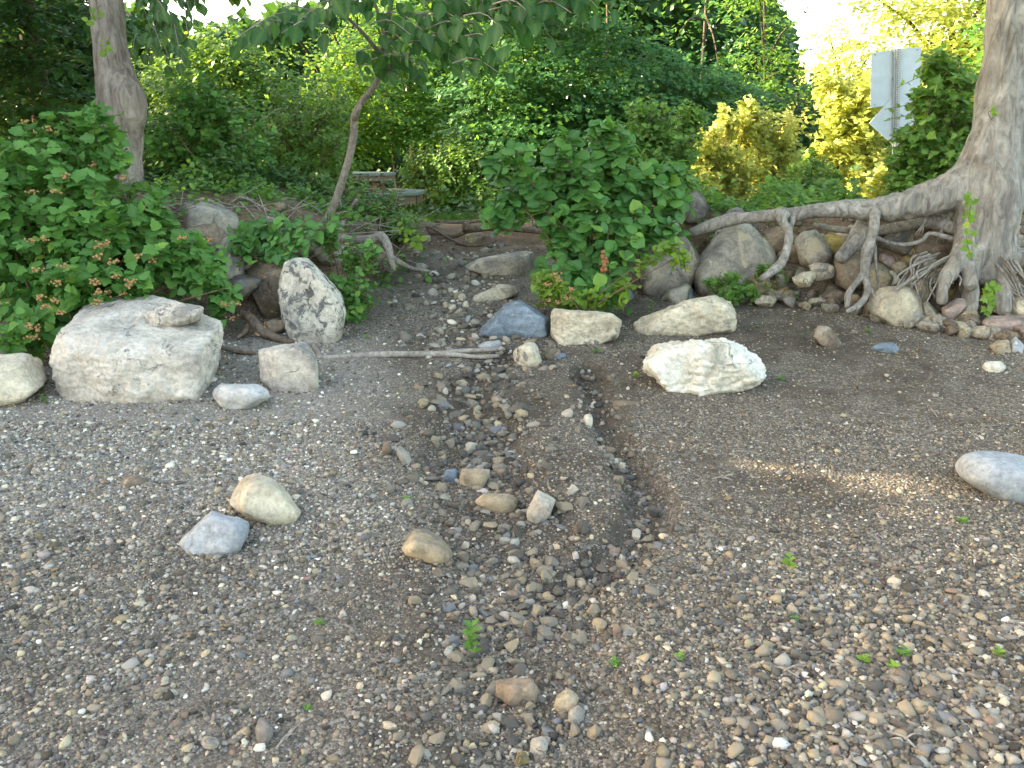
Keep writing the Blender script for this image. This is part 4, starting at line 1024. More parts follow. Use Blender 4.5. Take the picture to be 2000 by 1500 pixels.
DG = [(1110, 335, 7.0, 75), (1190, 300, 7.2, 62), (1035, 340, 6.8, 36), (985, 375, 6.7, 20), (1150, 420, 6.8, 85), (1230, 350, 7.2, 80), (1180, 450, 6.6, 70), (1105, 470, 6.6, 44), (1110, 530, 6.3, 44), (1180, 540, 6.35, 46), (1065, 520, 6.5, 26), (1250, 400, 6.9, 40), (990, 370, 6.7, 24), (1300, 320, 7.3, 40), (985, 268, 6.6, 16), (965, 300, 6.5, 16), (1010, 300, 6.6, 20), (955, 385, 6.5, 14), (1180, 235, 7.1, 20), (1100, 262, 7.0, 26), (1330, 370, 7.0, 24), (1310, 420, 6.8, 16), (1080, 400, 6.7, 44)]
shrub('broadleaf_shrub', 'bushy broad leaved green shrub right of the path in front of the grey boulders', 'shrub', base_at(1160, 560, 6.75), DG, 'round', 'dogwood', 400, .125, per=7, tl=.30, n_single=300, seed=12, stems=12, stem_r=.010, droop=.35)
FP2 = [(1083, 536), (1092, 545), (1068, 555), (1115, 566), (1108, 582), (1090, 590), (1068, 588)]
shrub('seedhead_shrub', 'low lobed leaf shrub with pinkish seed clusters at the foot of the broad leaved shrub', 'shrub', base_at(1100, 585, 6.15), [(1085, 555, 6.15, 34), (1130, 560, 6.15, 28), (1170, 570, 6.15, 24), (1225, 555, 6.2, 26), (1060, 540, 6.2, 22), (1265, 500, 6.3, 14), (1340, 490, 6.3, 14), (1320, 465, 6.3, 12)], 'lobed', 'lime', 58, .07, per=8, tl=.24, n_single=110, seed=13, stems=7, stem_r=.006, flowers=len(FP2), flower_px=FP2)
shrub('sapling_clump', 'young round leaved plant growing behind the lichen speckled boulder', 'plant', base_at(680, 600, 6.4), [(640, 450, 6.6, 30), (690, 480, 6.5, 40), (670, 530, 6.4, 40), (700, 560, 6.3, 32), (690, 600, 6.2, 24), (725, 480, 6.4, 22)], 'round', 'ninebark', 85, .065, per=8, tl=.24, n_single=150, seed=14, stems=7, stem_r=.005)
shrub('lobed_plant', 'small bright green lobed plant at the foot of the pyramid shaped boulder', 'plant', base_at(1430, 575, 6.75), [(1400, 550, 6.7, 24), (1440, 548, 6.7, 30), (1470, 560, 6.7, 22), (1420, 570, 6.6, 18), (1495, 520, 6.7, 14)], 'lobed', 'small', 50, .055, per=8, tl=.17, n_single=80, seed=15, stems=5, stem_r=.004)
shrub('overhang_plant', 'plant with drooping leaves spreading over the driftwood left of the sapling', 'plant', base_at(500, 480, 6.5), [(500, 430, 6.5, 40), (555, 420, 6.5, 40), (600, 420, 6.4, 32), (470, 450, 6.4, 30), (545, 470, 6.3, 28), (590, 450, 6.3, 24), (640, 430, 6.9, 24)], 'ovate', 'dogwood', 80, .10, per=6, tl=.3, n_single=160, seed=16, stems=5, stem_r=.005, droop=.4, up=.2)
shrub('path_bush', 'fine leaved green bush hanging over the left side of the path step', 'bush', base_at(700, 440, 8.3), [(680, 400, 8.4, 42), (730, 420, 8.4, 42), (780, 440, 8.4, 36), (700, 440, 8.2, 36), (655, 420, 8.3, 30), (760, 395, 8.8, 34), (810, 450, 8.5, 18), (690, 365, 8.8, 34)], 'small', 'small', 330, .055, per=9, tl=.28, n_single=60, seed=17, stems=9, stem_r=.006)
shrub('multi_stem_bush', 'tall bush with a clump of reddish stems on the left bank behind the boulders', 'bush', base_at(435, 390, 8.6), [(330, 260, 8.7, 70), (400, 230, 8.7, 80), (470, 260, 8.7, 75), (430, 310, 8.6, 60), (340, 330, 8.6, 50), (500, 320, 8.8, 50), (310, 370, 8.4, 36), (380, 180, 8.8, 60), (450, 350, 8.3, 30)], 'lobed', 'ninebark', 520, .075, per=8, tl=.34, n_single=40, seed=18, stems=16, stem_r=.012)
shrub('bank_bush', 'round leaved bush behind the leaning sapling trunk on the left bank', 'bush', base_at(580, 400, 9.3), [(540, 270, 9.4, 70), (600, 250, 9.6, 75), (650, 300, 9.4, 60), (570, 340, 9.2, 60), (630, 370, 9.0, 45), (520, 360, 9.0, 45), (640, 210, 9.8, 60), (560, 200, 9.9, 60)], 'round', 'mid', 520, .062, per=9, tl=.34, n_single=0, seed=19, stems=9, stem_r=.009)
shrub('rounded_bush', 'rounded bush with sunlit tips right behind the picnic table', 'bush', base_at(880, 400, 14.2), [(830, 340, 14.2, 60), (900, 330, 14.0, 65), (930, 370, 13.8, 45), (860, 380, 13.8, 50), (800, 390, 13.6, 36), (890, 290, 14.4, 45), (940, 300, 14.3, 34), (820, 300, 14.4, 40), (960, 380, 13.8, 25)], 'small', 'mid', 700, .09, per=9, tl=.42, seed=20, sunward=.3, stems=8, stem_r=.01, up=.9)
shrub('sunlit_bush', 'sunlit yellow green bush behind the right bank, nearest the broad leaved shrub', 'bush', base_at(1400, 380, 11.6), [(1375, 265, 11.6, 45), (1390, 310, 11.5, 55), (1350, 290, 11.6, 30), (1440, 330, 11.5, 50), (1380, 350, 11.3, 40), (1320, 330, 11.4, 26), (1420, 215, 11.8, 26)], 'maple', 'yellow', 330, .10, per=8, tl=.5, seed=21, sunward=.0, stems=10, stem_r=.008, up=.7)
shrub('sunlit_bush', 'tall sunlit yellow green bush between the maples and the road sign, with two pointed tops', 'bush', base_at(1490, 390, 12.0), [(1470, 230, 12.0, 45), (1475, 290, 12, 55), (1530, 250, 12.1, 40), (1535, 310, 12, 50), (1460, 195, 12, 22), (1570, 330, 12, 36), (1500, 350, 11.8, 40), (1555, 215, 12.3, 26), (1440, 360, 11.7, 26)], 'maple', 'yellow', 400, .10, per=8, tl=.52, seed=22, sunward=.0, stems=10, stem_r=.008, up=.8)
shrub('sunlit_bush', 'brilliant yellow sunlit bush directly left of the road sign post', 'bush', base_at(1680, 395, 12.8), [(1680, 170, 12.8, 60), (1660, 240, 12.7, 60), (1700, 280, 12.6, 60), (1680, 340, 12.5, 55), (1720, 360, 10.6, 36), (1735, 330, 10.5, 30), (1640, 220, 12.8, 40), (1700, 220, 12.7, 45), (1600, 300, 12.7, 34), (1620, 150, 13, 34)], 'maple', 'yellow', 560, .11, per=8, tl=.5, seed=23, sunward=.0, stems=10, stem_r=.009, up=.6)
shrub('sign_bush', 'dark green lobed leaf bush growing up in front of the road sign', 'bush', base_at(1830, 400, 9.0), [(1815, 180, 9.2, 42), (1850, 230, 9.1, 60), (1795, 265, 9.0, 50), (1770, 350, 8.8, 36), (1850, 310, 8.9, 60), (1790, 330, 8.9, 45), (1760, 300, 8.9, 26), (1870, 150, 9.3, 50), (1900, 220, 9.3, 50), (1830, 110, 9.4, 36), (1800, 360, 8.7, 30)], 'maple', 'small', 420, .10, per=8, tl=.46, n_single=60, seed=24, stems=8, stem_r=.01, up=.35)
shrub('back_bush', 'mid green bush behind the broad leaved shrub and the grey boulders', 'bush', base_at(1270, 400, 9.6), [(1210, 270, 9.6, 50), (1270, 240, 9.8, 55), (1320, 290, 9.6, 50), (1270, 320, 9.4, 55), (1330, 350, 9.0, 36), (1250, 215, 10, 30), (1345, 230, 10.2, 40)], 'maple', 'small', 480, .08, per=8, tl=.36, n_single=40, seed=25, stems=8, stem_r=.009)
shrub('low_bush', 'low green bush at the foot of the sunlit bushes on the right bank', 'bush', base_at(1560, 400, 10.2), [(1560, 350, 10.2, 40), (1600, 365, 10.0, 32), (1520, 370, 9.8, 30), (1620, 340, 10.3, 30), (1580, 320, 10.6, 34)], 'maple', 'mid', 260, .075, per=8, tl=.3, seed=26, stems=6, stem_r=.007)
shrub('shade_bush', 'dark bush in deep shade behind the thick left tree trunk', 'bush', base_at(320, 380, 9.4), [(300, 330, 9.4, 60), (280, 260, 9.6, 60), (330, 380, 9.0, 40), (250, 340, 9.3, 50), (500, 385, 9.6, 30)], 'round', 'dark', 330, .07, per=8, tl=.34, seed=27, stems=5, stem_r=.008)
shrub('edge_bush', 'leafy bush behind the right trunk at the right edge', 'bush', base_at(1985, 420, 7.8), [(1990, 430, 7.6, 30), (2010, 380, 7.8, 40), (2030, 480, 7.2, 40), (1985, 300, 8.4, 40), (2030, 220, 8.6, 60)], 'lobed', 'mid', 150, .075, per=8, tl=.28, seed=28, stems=5, stem_r=.006)

# creeping cover on the bank tops: nobody could count it
def cover(name, label, pts, mat, kind, n, size, seed, hgt=.14, spread=.3):
    r = np.random.default_rng(seed)
    c = np.array([[P(u, v, Y)[0], Y] for u, v, Y in pts])
    k = r.integers(0, len(c), n); xy = c[k] + r.normal(0, spread, (n, 2))
    dn = n2(xy[:, 0], xy[:, 1], 2.2, 3, seed * 1.0)
    xy = xy[dn > -.12 + r.normal(0, .1, n)]; n = len(xy); dn = n2(xy[:, 0], xy[:, 1], 2.2, 3, seed * 1.0)
    z = H(xy[:, 0], xy[:, 1]) + r.uniform(.01, 1, n) * hgt * np.clip(.5 + 2.6 * dn, .2, 2.2)
    pos = np.stack([xy[:, 0], xy[:, 1], z], -1)
    V, T, at = leaves_mesh(kind, pos, r.normal(0, 1, (n, 3)) * np.array([1, 1, .35]), np.array([0, -.35, 1]) + r.normal(0, .35, (n, 3)), size * r.uniform(.5, 1.2, n), r)
    link(name, mesh_of(name, V, T, LM[mat], True, at), None, label, 'ground cover', None, 'stuff')
cover('creeping_vine', 'creeping green vine leaves covering the top of the right bank', [(1400, 390, 7.9), (1450, 385, 8.1), (1500, 385, 8.2), (1560, 385, 8.4), (1620, 385, 8.5), (1480, 395, 7.8), (1700, 380, 8.6)], 'small', 'maple', 2600, .075, 31, .16, .3)
cover('bank_slope_plants', 'leafy plants covering the slope of the left bank between the boulders', [(300, 420, 7.3), (540, 440, 6.9), (600, 440, 7.2), (650, 450, 7.6), (600, 430, 7.9), (660, 430, 8.2), (250, 420, 7.0), (200, 430, 6.9), (560, 400, 7.8), (430, 390, 7.9)], 'small', 'round', 4200, .065, 36, .2, .34)
cover('bank_weeds', 'low dark weeds covering the top of the left bank', [(250, 390, 8.2), (330, 390, 8.4), (420, 400, 8.2), (500, 410, 8.4), (580, 410, 8.6), (650, 420, 8.8), (150, 390, 8), (540, 400, 9.2), (620, 400, 9.6), (450, 400, 9.4)], 'dark', 'round', 11000, .06, 32, .22, .45)
cover('edge_weeds', 'low weeds behind the flared trunk on the right bank', [(1850, 390, 8.0), (1920, 390, 7.9), (1990, 400, 7.7), (1780, 390, 8.4), (2080, 400, 7.6)], 'mid', 'round', 2600, .06, 33, .22, .4)
cover('back_undergrowth', 'dense undergrowth in front of the dark maple trees', [(1000 + k * 60, 380, 12.5 + (k % 3)) for k in range(-2, 14)], 'dark', 'maple', 9000, .10, 34, .5, .7)
def grass(name, label, n, x0, x1, y0, y1, h, seed, mat, fy=None):
    r = np.random.default_rng(seed)
    x = r.uniform(x0, x1, n); y = r.uniform(y0, y1, n); z = H(x, y)
    a = r.uniform(0, 6.28, n); hh = h * r.uniform(.5, 1.3, n); w = .004 + .002 * r.random(n)
    d = np.stack([np.cos(a), np.sin(a), a * 0], -1); lean = r.normal(0, .35, (n, 2)) * hh[:, None]
    b = np.stack([x, y, z - .01], -1); mid = b + np.stack([lean[:, 0] * .35, lean[:, 1] * .35, hh * .6], -1); tip = b + np.stack([lean[:, 0], lean[:, 1], hh], -1)
    V = np.stack([b - d * w[:, None], b + d * w[:, None], mid + d * w[:, None] * .7, mid - d * w[:, None] * .7, tip], 1).reshape(-1, 3)
    o = (np.arange(n) * 5)[:, None]
    T = np.concatenate([o + np.array([[0, 1, 2]]), o + np.array([[0, 2, 3]]), o + np.array([[3, 2, 4]])])
    tn = r.random(n)
    link(name, mesh_of(name, V, T, LM[mat], True, {'tint': np.repeat(tn, 5), 'rib': np.zeros(n * 5)}), None, label, 'grass', None, 'stuff')
grass('lawn_grass', 'short green grass growing beyond the path step', 24000, -4.5, 2.4, 11.3, 14, .05, 41, 'small')
grass('bank_grass', 'thin grass on the left rim of the path step', 1600, -2.0, -1.1, 9.4, 11.2, .07, 42, 'small')

# ------------------------------------------------------------------ trees
def crown(blobs, n_clumps, per, size, r, flat=.35, cr=.38, shell=.35, drop=.25):
    """blobs: (centre, radii). layered sprays of leaves"""
    C_ = np.array([b[0] for b in blobs]); R_ = np.array([b[1] for b in blobs])
    w = (R_[:, 0] * R_[:, 1] * R_[:, 2]) ** .7; w /= w.sum()
    k = r.choice(len(blobs), n_clumps, p=w)
    d = unit(r.normal(size=(n_clumps, 3))); q = r.uniform(shell ** 2, 1, n_clumps) ** .5
    q = q * (1 + .14 * fbm(d * 2.2 + k[:, None] * 7.7, 2))
    cc = C_[k] + d * q[:, None] * R_[k]
    N_ = n_clumps * per
    cl = np.repeat(np.arange(n_clumps), per)
    a = r.uniform(0, 6.283, N_); rr = cr * r.uniform(.6, 1.25, n_clumps)[cl] * np.sqrt(r.random(N_))
    out = unit(d * np.array([1, 1, .15]) + r.normal(0, .15, (n_clumps, 3)))[cl]
    up = unit(np.array([0, 0, 1.0]) + np.array([0, -.5, 0]) + out * .35 + r.normal(0, .22, (N_, 3)))
    lat = unit(np.cross(np.array([0, 0, 1.0]), out))
    pos = cc[cl] + lat * (np.cos(a) * rr)[:, None] + out * (np.sin(a) * rr * 1.1)[:, None] + np.array([0, 0, 1]) * (r.normal(0, flat * .25, N_) * cr)[:, None]
    pos[:, 2] -= drop * (np.sin(a) * rr) + drop * rr * rr / cr
    dirs = out * .9 + lat * np.cos(a)[:, None] * .7 + np.array([0, 0, -.3]) + r.normal(0, .3, (N_, 3))
    return pos, dirs, up, size * r.uniform(.65, 1.2, N_), cc
def tree(name, label, base, blobs, mat, n_clumps, per, size, seed, height=None, trunk_r=.09, kind='quad', group=None, shafts=True, limbs=6, bark=None, flat=.35, cr=.38, world_blobs=(), shell=.35, lean=(0, 0), cat='tree', ntr=1):
    r = np.random.default_rng(seed)
    root = thing(name, label, cat, base, group); b = np.array(base, float)
    bl = [(P(u, v, Y), np.array([ru * pxm(Y), ry, rv * pxm(Y)])) for (u, v, Y, ru, rv, ry) in blobs] + [(np.array(c, float), np.array(q, float)) for c, q in world_blobs]
    pos, dirs, up, sz, cc = crown(bl, n_clumps, per, size, r, flat, cr, shell)
    ok = pos[:, 2] > H(pos[:, 0], pos[:, 1]) + .05
    if shafts: ok &= shaded_keep(pos, r)
    pos, dirs, up, sz = pos[ok], dirs[ok], up[ok], sz[ok]
    V, T, at = leaves_mesh(kind, pos, dirs, up, sz, r)
    part('crown', V, T, LM[mat], root, True, at)
    top = max(c[2] + q[2] * .6 for c, q in bl) if height is None else height
    cen = np.mean([c for c, q in bl], 0)
    for t in range(ntr):
        o = np.array([r.normal(0, .25), r.normal(0, .25), 0]) * (ntr > 1)
        pts = [b + o + np.array([0, 0, -.15]), b + o * 1.3 + np.array([lean[0] * .2 + r.normal(0, .06), lean[1] * .2, (top - b[2]) * .3]), b + o * 2 + (cen - b) * np.array([.35, .35, 0]) + np.array([r.normal(0, .15), r.normal(0, .15), (top - b[2]) * .65]), np.array([cen[0] + o[0] * 2, cen[1] + o[1] * 2, top])]
        pts = [p + np.array([0, .8 * (not world_blobs or len(blobs) > 0), 0]) for p in pts]
        tr = tube(pts, [trunk_r * .8, trunk_r * .62, trunk_r * .45, trunk_r * .15], seg=12, rings=24, bump=.12, bf=4)
        part('trunk', tr[0], tr[1], bark or BARKD, root)
    for q in range(limbs):
        e = cc[r.integers(len(cc))]
        f = r.uniform(.3, .75); s = pts[1] * (1 - f) + pts[2] * f
        m = (s + e) / 2 + np.array([0, 0, .12 * np.linalg.norm(e - s)])
        V, Q_ = tube([s, m, e], [trunk_r * .38, trunk_r * .25, trunk_r * .07], seg=7, rings=12, bump=.1)
        part('branch', V, Q_, bark or BARKD, root)
    return root
BG = 'trees behind the bank'
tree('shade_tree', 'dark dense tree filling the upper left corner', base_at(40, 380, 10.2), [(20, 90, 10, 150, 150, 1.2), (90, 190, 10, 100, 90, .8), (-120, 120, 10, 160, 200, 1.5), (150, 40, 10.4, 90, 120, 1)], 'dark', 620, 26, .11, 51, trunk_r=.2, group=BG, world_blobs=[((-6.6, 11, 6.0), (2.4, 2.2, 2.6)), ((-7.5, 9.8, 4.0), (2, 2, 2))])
tree('shade_tree', 'unseen leafy tree added beyond the left edge to shade the beach', (-8.6, 8.4, Hs(-8.6, 8.4)), [], 'dark', 900, 24, .17, 52, trunk_r=.2, group=BG, world_blobs=[((-8.2, 8.6, 5.4), (2.6, 3, 3.6)), ((-10.5, 11, 6.5), (3, 3, 4)), ((-6.6, 7.4, 4.2), (1.5, 1.6, 1.6))], limbs=4, cr=.55)  # out of view, added to throw shade on the foreground
tree('shade_tree', 'unseen tall tree added at the far left for shade, behind the dark ones', (-12, 13, Hs(-12, 13)), [], 'dark', 460, 24, .17, 53, trunk_r=.22, group=BG, world_blobs=[((-11.5, 13.5, 6.5), (3, 3.5, 4.5)), ((-8.6, 13.2, 6.8), (2.2, 2.4, 3.2))], limbs=4, cr=.6)  # added off frame as a further sun blocker on the left
tree('shade_tree', 'unseen bushy tree added outside the left edge to block low sun', (-9.8, 6.6, Hs(-9.8, 6.6)), [], 'dark', 900, 24, .2, 65, trunk_r=.2, group=BG, world_blobs=[((-9.4, 5.4, 3.4), (1.8, 2.6, 2.9)), ((-11.5, 7.5, 5.0), (2.5, 3, 4))], limbs=4, cr=.6, shafts=True)  # unseen, put in to stop low sun reaching the beach
tree('shade_tree', 'unseen leafy tree added near the water to keep sun off the beach', (-10.6, 1.8, Hs(-10.6, 1.8)), [], 'dark', 800, 24, .2, 66, trunk_r=.2, group=BG, world_blobs=[((-10.6, 2.2, 3.2), (2.2, 2.6, 3.0)), ((-13, 4.5, 5), (2.5, 3, 3.5))], limbs=4, cr=.6)  # unseen blocker added for the sun from the left
tree('shade_tree', 'unseen tall tree added far left to shade the background trees', (-15, 18, Hs(-15, 18)), [], 'dark', 800, 24, .2, 67, trunk_r=.2, group=BG, world_blobs=[((-14, 17.5, 6.5), (2.5, 3.5, 4.5)), ((-15, 23, 7.5), (3, 3.5, 5))], limbs=3, cr=.6)  # added outside the view so the trees behind fall into shade
tree('sunlit_tree', 'yellow green tree with a sunlit top left of the leaning sapling', base_at(430, 380, 15), [(420, 170, 15, 110, 90, 1.4), (360, 120, 15.5, 70, 60, 1), (500, 150, 15, 80, 90, 1.2), (400, 250, 14.5, 120, 60, 1.2), (440, 90, 16, 70, 50, .8)], 'mid', 620, 24, .11, 54, group=BG, trunk_r=.12)
tree('sunlit_tree', 'leafy tree with bright sky specks directly behind the leaning sapling', base_at(640, 380, 17), [(600, 150, 17, 100, 110, 1.4), (560, 80, 17.5, 80, 70, 1), (670, 190, 16.5, 90, 90, 1.2), (620, 270, 16, 110, 60, 1.2), (700, 90, 18, 60, 60, 1)], 'mid', 620, 22, .115, 55, group=BG, trunk_r=.12)
tree('slender_trees', 'light airy tree with several slender trunks in the centre gap', base_at(800, 390, 18), [(790, 170, 18, 90, 80, 1.2), (760, 60, 19, 90, 70, 1.2), (850, 90, 18.5, 70, 90, 1), (830, 230, 17.5, 80, 60, 1), (740, 240, 17, 70, 60, 1)], 'small', 460, 20, .12, 56, group=BG, trunk_r=.07, ntr=3, cat='tree')
tree('maple_tree', 'dark layered maple tree right of the centre gap', base_at(990, 390, 15.6), [(960, 180, 15.2, 90, 110, 1.2), (1040, 120, 15.4, 110, 140, 1.4), (960, 290, 14.8, 80, 60, .9), (1060, 270, 15, 100, 80, 1.2), (1000, -60, 16, 120, 160, 1.6)], 'maple', 1000, 30, .12, 57, group=BG, limbs=3, trunk_r=.06, flat=.22, world_blobs=[((.3, 16.5, 7.5), (2, 2, 2.2))])
tree('maple_tree', 'tall layered maple tree in the middle of the dark tree wall', base_at(1180, 390, 16), [(1180, 130, 15.6, 120, 150, 1.4), (1150, 260, 15, 110, 80, 1.1), (1240, 230, 15.4, 100, 90, 1.2), (1180, -80, 16, 150, 180, 1.8)], 'maple', 1000, 30, .12, 58, group=BG, limbs=3, trunk_r=.06, flat=.22, world_blobs=[((2.2, 17, 8), (2.2, 2, 2.5))])
tree('maple_tree', 'layered maple tree forming the right end of the dark tree wall', base_at(1370, 390, 16.6), [(1360, 110, 16.2, 110, 140, 1.4), (1340, 240, 15.6, 100, 80, 1.1), (1410, 180, 16.4, 70, 90, 1), (1360, -80, 16.8, 120, 160, 1.6)], 'maple', 950, 30, .12, 59, group=BG, limbs=3, trunk_r=.06, flat=.22, world_blobs=[((4.2, 17.5, 7.6), (2, 2, 2.2))])
tree('airy_tree', 'thin airy tree with sky showing through beside the maple wall', base_at(1500, 380, 19), [(1490, 90, 19, 60, 110, .9), (1530, 170, 19, 60, 70, .8), (1470, -40, 19.5, 70, 90, 1)], 'mid', 130, 18, .11, 60, group=BG, trunk_r=.09)
tree('small_dark_tree', 'low dark tree between the sunlit bushes in the right background', base_at(1590, 390, 17), [(1560, 220, 17, 70, 60, 1), (1610, 260, 16.6, 70, 60, 1), (1530, 280, 16.4, 60, 50, 1), (1600, 330, 16, 60, 40, 1)], 'dark', 260, 24, .12, 61, group=BG, trunk_r=.1)
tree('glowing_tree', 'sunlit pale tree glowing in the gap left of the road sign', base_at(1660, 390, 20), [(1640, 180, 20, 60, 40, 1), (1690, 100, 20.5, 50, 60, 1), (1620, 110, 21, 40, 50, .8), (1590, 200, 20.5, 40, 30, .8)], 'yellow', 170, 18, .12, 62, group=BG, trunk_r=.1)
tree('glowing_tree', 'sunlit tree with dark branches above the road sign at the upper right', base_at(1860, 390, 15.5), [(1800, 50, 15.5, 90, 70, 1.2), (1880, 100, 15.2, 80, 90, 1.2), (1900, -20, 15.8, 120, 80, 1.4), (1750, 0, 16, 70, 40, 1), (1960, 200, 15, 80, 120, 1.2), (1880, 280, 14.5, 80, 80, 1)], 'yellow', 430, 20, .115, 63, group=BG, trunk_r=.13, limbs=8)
tree('edge_tree', 'green tree behind the right trunk at the right edge', base_at(2080, 390, 13), [(2060, 120, 13, 110, 160, 1.3), (2100, -40, 13.4, 150, 150, 1.6), (2040, 300, 12.4, 70, 80, 1)], 'mid', 330, 22, .12, 64, group=BG, trunk_r=.13)
# far wood that closes the gaps between the trees
def far_wood():
    r = np.random.default_rng(71); n = 90000
    U = np.array([-900, 0, 180, 340, 380, 520, 600, 700, 900, 1450, 1540, 1570, 1700, 1780, 1900, 2000, 2900]); Tp = np.array([-80, -60, 20, 50, 70, 60, 0, 20, -160, -120, 60, 190, 190, 120, 60, 0, -40])
    u = r.uniform(-800, 2800, n); Y = r.uniform(24, 36, n)
    top = np.interp(u, U, Tp) + 30 * fbm(np.stack([u / 60, u * 0, u * 0], -1), 3)
    v = 400 - (400 - top) * r.random(n) ** .6
    a, b = (u - 1000) / F, (750 - v) / F
    t = Y / (CP + b * SP)
    pos = np.stack([a * t, Y, CAMZ + (-SP + b * CP) * t], -1)
    pos += .35 * np.stack([fbm(pos * .8, 2), fbm(pos * .8 + 9, 2), fbm(pos * .8 + 20, 2)], -1)
    V, T, at = leaves_mesh('quad', pos, r.normal(0, 1, (n, 3)) + np.array([0, 0, -.4]), np.array([0, -.5, .8]) + r.normal(0, .5, (n, 3)), .42 * r.uniform(.6, 1.3, n), r)
    link('far_wood', mesh_of('far_wood', V, T, LM['dark'], True, at), None, 'far wood that reads as one green mass behind the trees', 'wood', None, 'stuff')
far_wood()
#@@PART4
# ------------------------------------------------------------------ the three near trees
from mathutils.bvhtree import BVHTree
def remeshed(name, V, Fc, voxel, parent, mat, amp=.012, freq=9.0, smooth_it=3):
    """union of overlapping tubes into one skin, then roughened"""
    off = np.array(parent.location)
    me = mesh_of(name, V - off, Fc, mat)
    o = link(name, me, parent)
    md = o.modifiers.new('r', 'REMESH'); md.mode = 'VOXEL'; md.voxel_size = voxel
    m2 = o.modifiers.new('s', 'SMOOTH'); m2.iterations = smooth_it; m2.factor = .5
    dg = bpy.context.evaluated_depsgraph_get()
    em = bpy.data.meshes.new_from_object(o.evaluated_get(dg))
    o.modifiers.clear(); o.data = em
    n = len(em.vertices); co = np.empty(n * 3, np.float32); no = np.empty(n * 3, np.float32)
    em.vertices.foreach_get('co', co); em.vertices.foreach_get('normal', no)
    co = co.reshape(-1, 3).astype(float); no = no.reshape(-1, 3)
    st = np.array([1, 1, .28])
    rid = 1 - np.abs(fbm(co * freq * st + 3, 4)) * 2
    d = amp * (rid - .5) + amp * 1.2 * fbm(co * 2.5, 2)
    em.vertices.foreach_set('co', (co + no * d[:, None]).astype(np.float32).ravel())
    em.polygons.foreach_set('use_smooth', np.ones(len(em.polygons), bool))
    em.materials.clear(); em.materials.append(mat); em.update()
    bpy.data.meshes.remove(me)
    return o
# right tree: trunk, flared foot and thick lateral root
RT = thing('root_tree', 'big grey tree with exposed roots spreading over the right bank', 'tree', base_at(1920, 590, 6.45))
k = []
k.append(pxtube([(1974, -260, 6.9, 28), (1972, -100, 6.85, 30), (1968, 0, 6.8, 32), (1963, 90, 6.75, 34), (1957, 180, 6.7, 38), (1950, 250, 6.65, 43), (1938, 310, 6.6, 52), (1930, 380, 6.55, 55), (1925, 440, 6.5, 52), (1925, 500, 6.45, 44), (1930, 545, 6.4, 32)], seg=20, bump=.05, bf=3))
k.append(pxtube([(1948, 260, 6.66, 40), (1915, 330, 6.62, 42), (1870, 368, 6.6, 36), (1810, 390, 6.6, 30), (1750, 404, 6.62, 25), (1700, 412, 6.65, 20)], seg=16, bump=.06, bf=3))
k.append(pxtube([(1915, 470, 6.45, 32), (1895, 510, 6.35, 24), (1893, 550, 6.3, 17), (1896, 590, 6.25, 12), (1888, 610, 6.2, 8)], seg=14, bump=.06))
k.append(pxtube([(1900, 450, 6.45, 28), (1880, 490, 6.35, 19), (1862, 520, 6.25, 14), (1846, 550, 6.2, 10), (1840, 590, 6.15, 7)], seg=12, bump=.06))
k.append(pxtube([(1945, 470, 6.45, 34), (1955, 515, 6.35, 26), (1960, 550, 6.3, 17), (1958, 590, 6.2, 12), (1962, 612, 6.15, 8)], seg=14, bump=.06))
k.append(pxtube([(1950, 470, 6.5, 30), (1975, 500, 6.4, 22), (2005, 500, 6.35, 14), (2040, 505, 6.3, 10)], seg=12, bump=.06))
k.append(pxtube([(1880, 505, 6.3, 12), (1892, 528, 6.25, 14), (1895, 560, 6.2, 12)], seg=10))
V, Q_ = tubes_merge(k)
remeshed('trunk', V, Q_, .013, RT, BARK, .022, 11)
def rootpart(lst, mat=ROOTB, parent=None, name='root', **kw):
    V, Q_ = pxtube(lst, seg=kw.pop('seg', 10), bump=kw.pop('bump', .26), bf=9, **kw); return part(name, V, Q_, mat, parent or RT)
rootpart([(1760, 402, 6.62, 25), (1700, 409, 6.65, 20), (1640, 408, 6.68, 15), (1590, 412, 6.7, 14), (1540, 420, 6.75, 13), (1480, 424, 6.85, 11), (1430, 428, 6.95, 13), (1390, 440, 7.0, 12), (1350, 455, 7.1, 9)], seg=14)
rootpart([(1530, 418, 6.7, 13), (1527, 428, 6.62, 9), (1540, 455, 6.55, 8), (1536, 490, 6.5, 8), (1525, 515, 6.45, 9), (1505, 532, 6.4, 8), (1486, 545, 6.38, 6)])
rootpart([(1548, 425, 6.7, 7), (1546, 440, 6.66, 4), (1541, 465, 6.6, 3.5), (1538, 490, 6.6, 3)])
rootpart([(1710, 405, 6.62, 11), (1708, 430, 6.5, 9), (1702, 465, 6.45, 9), (1694, 490, 6.42, 11), (1690, 515, 6.38, 9), (1686, 545, 6.34, 8)])
rootpart([(1687, 535, 6.35, 8), (1670, 555, 6.3, 5), (1657, 575, 6.28, 6), (1655, 600, 6.25, 5)])
rootpart([(1687, 540, 6.34, 8), (1695, 560, 6.3, 7), (1690, 580, 6.28, 6), (1675, 598, 6.2, 6), (1655, 608, 6.15, 4)])
rootpart([(1698, 560, 6.3, 4), (1706, 575, 6.28, 3), (1712, 590, 6.25, 2)])
rootpart([(1708, 480, 6.45, 4), (1711, 520, 6.42, 2.5), (1716, 560, 6.4, 2.3), (1718, 580, 6.38, 2)])
rootpart([(1905, 440, 6.55, 16), (1865, 445, 6.6, 13), (1820, 432, 6.7, 13), (1770, 440, 6.8, 10), (1700, 452, 6.9, 8), (1640, 448, 6.95, 7), (1590, 440, 7.0, 5)])
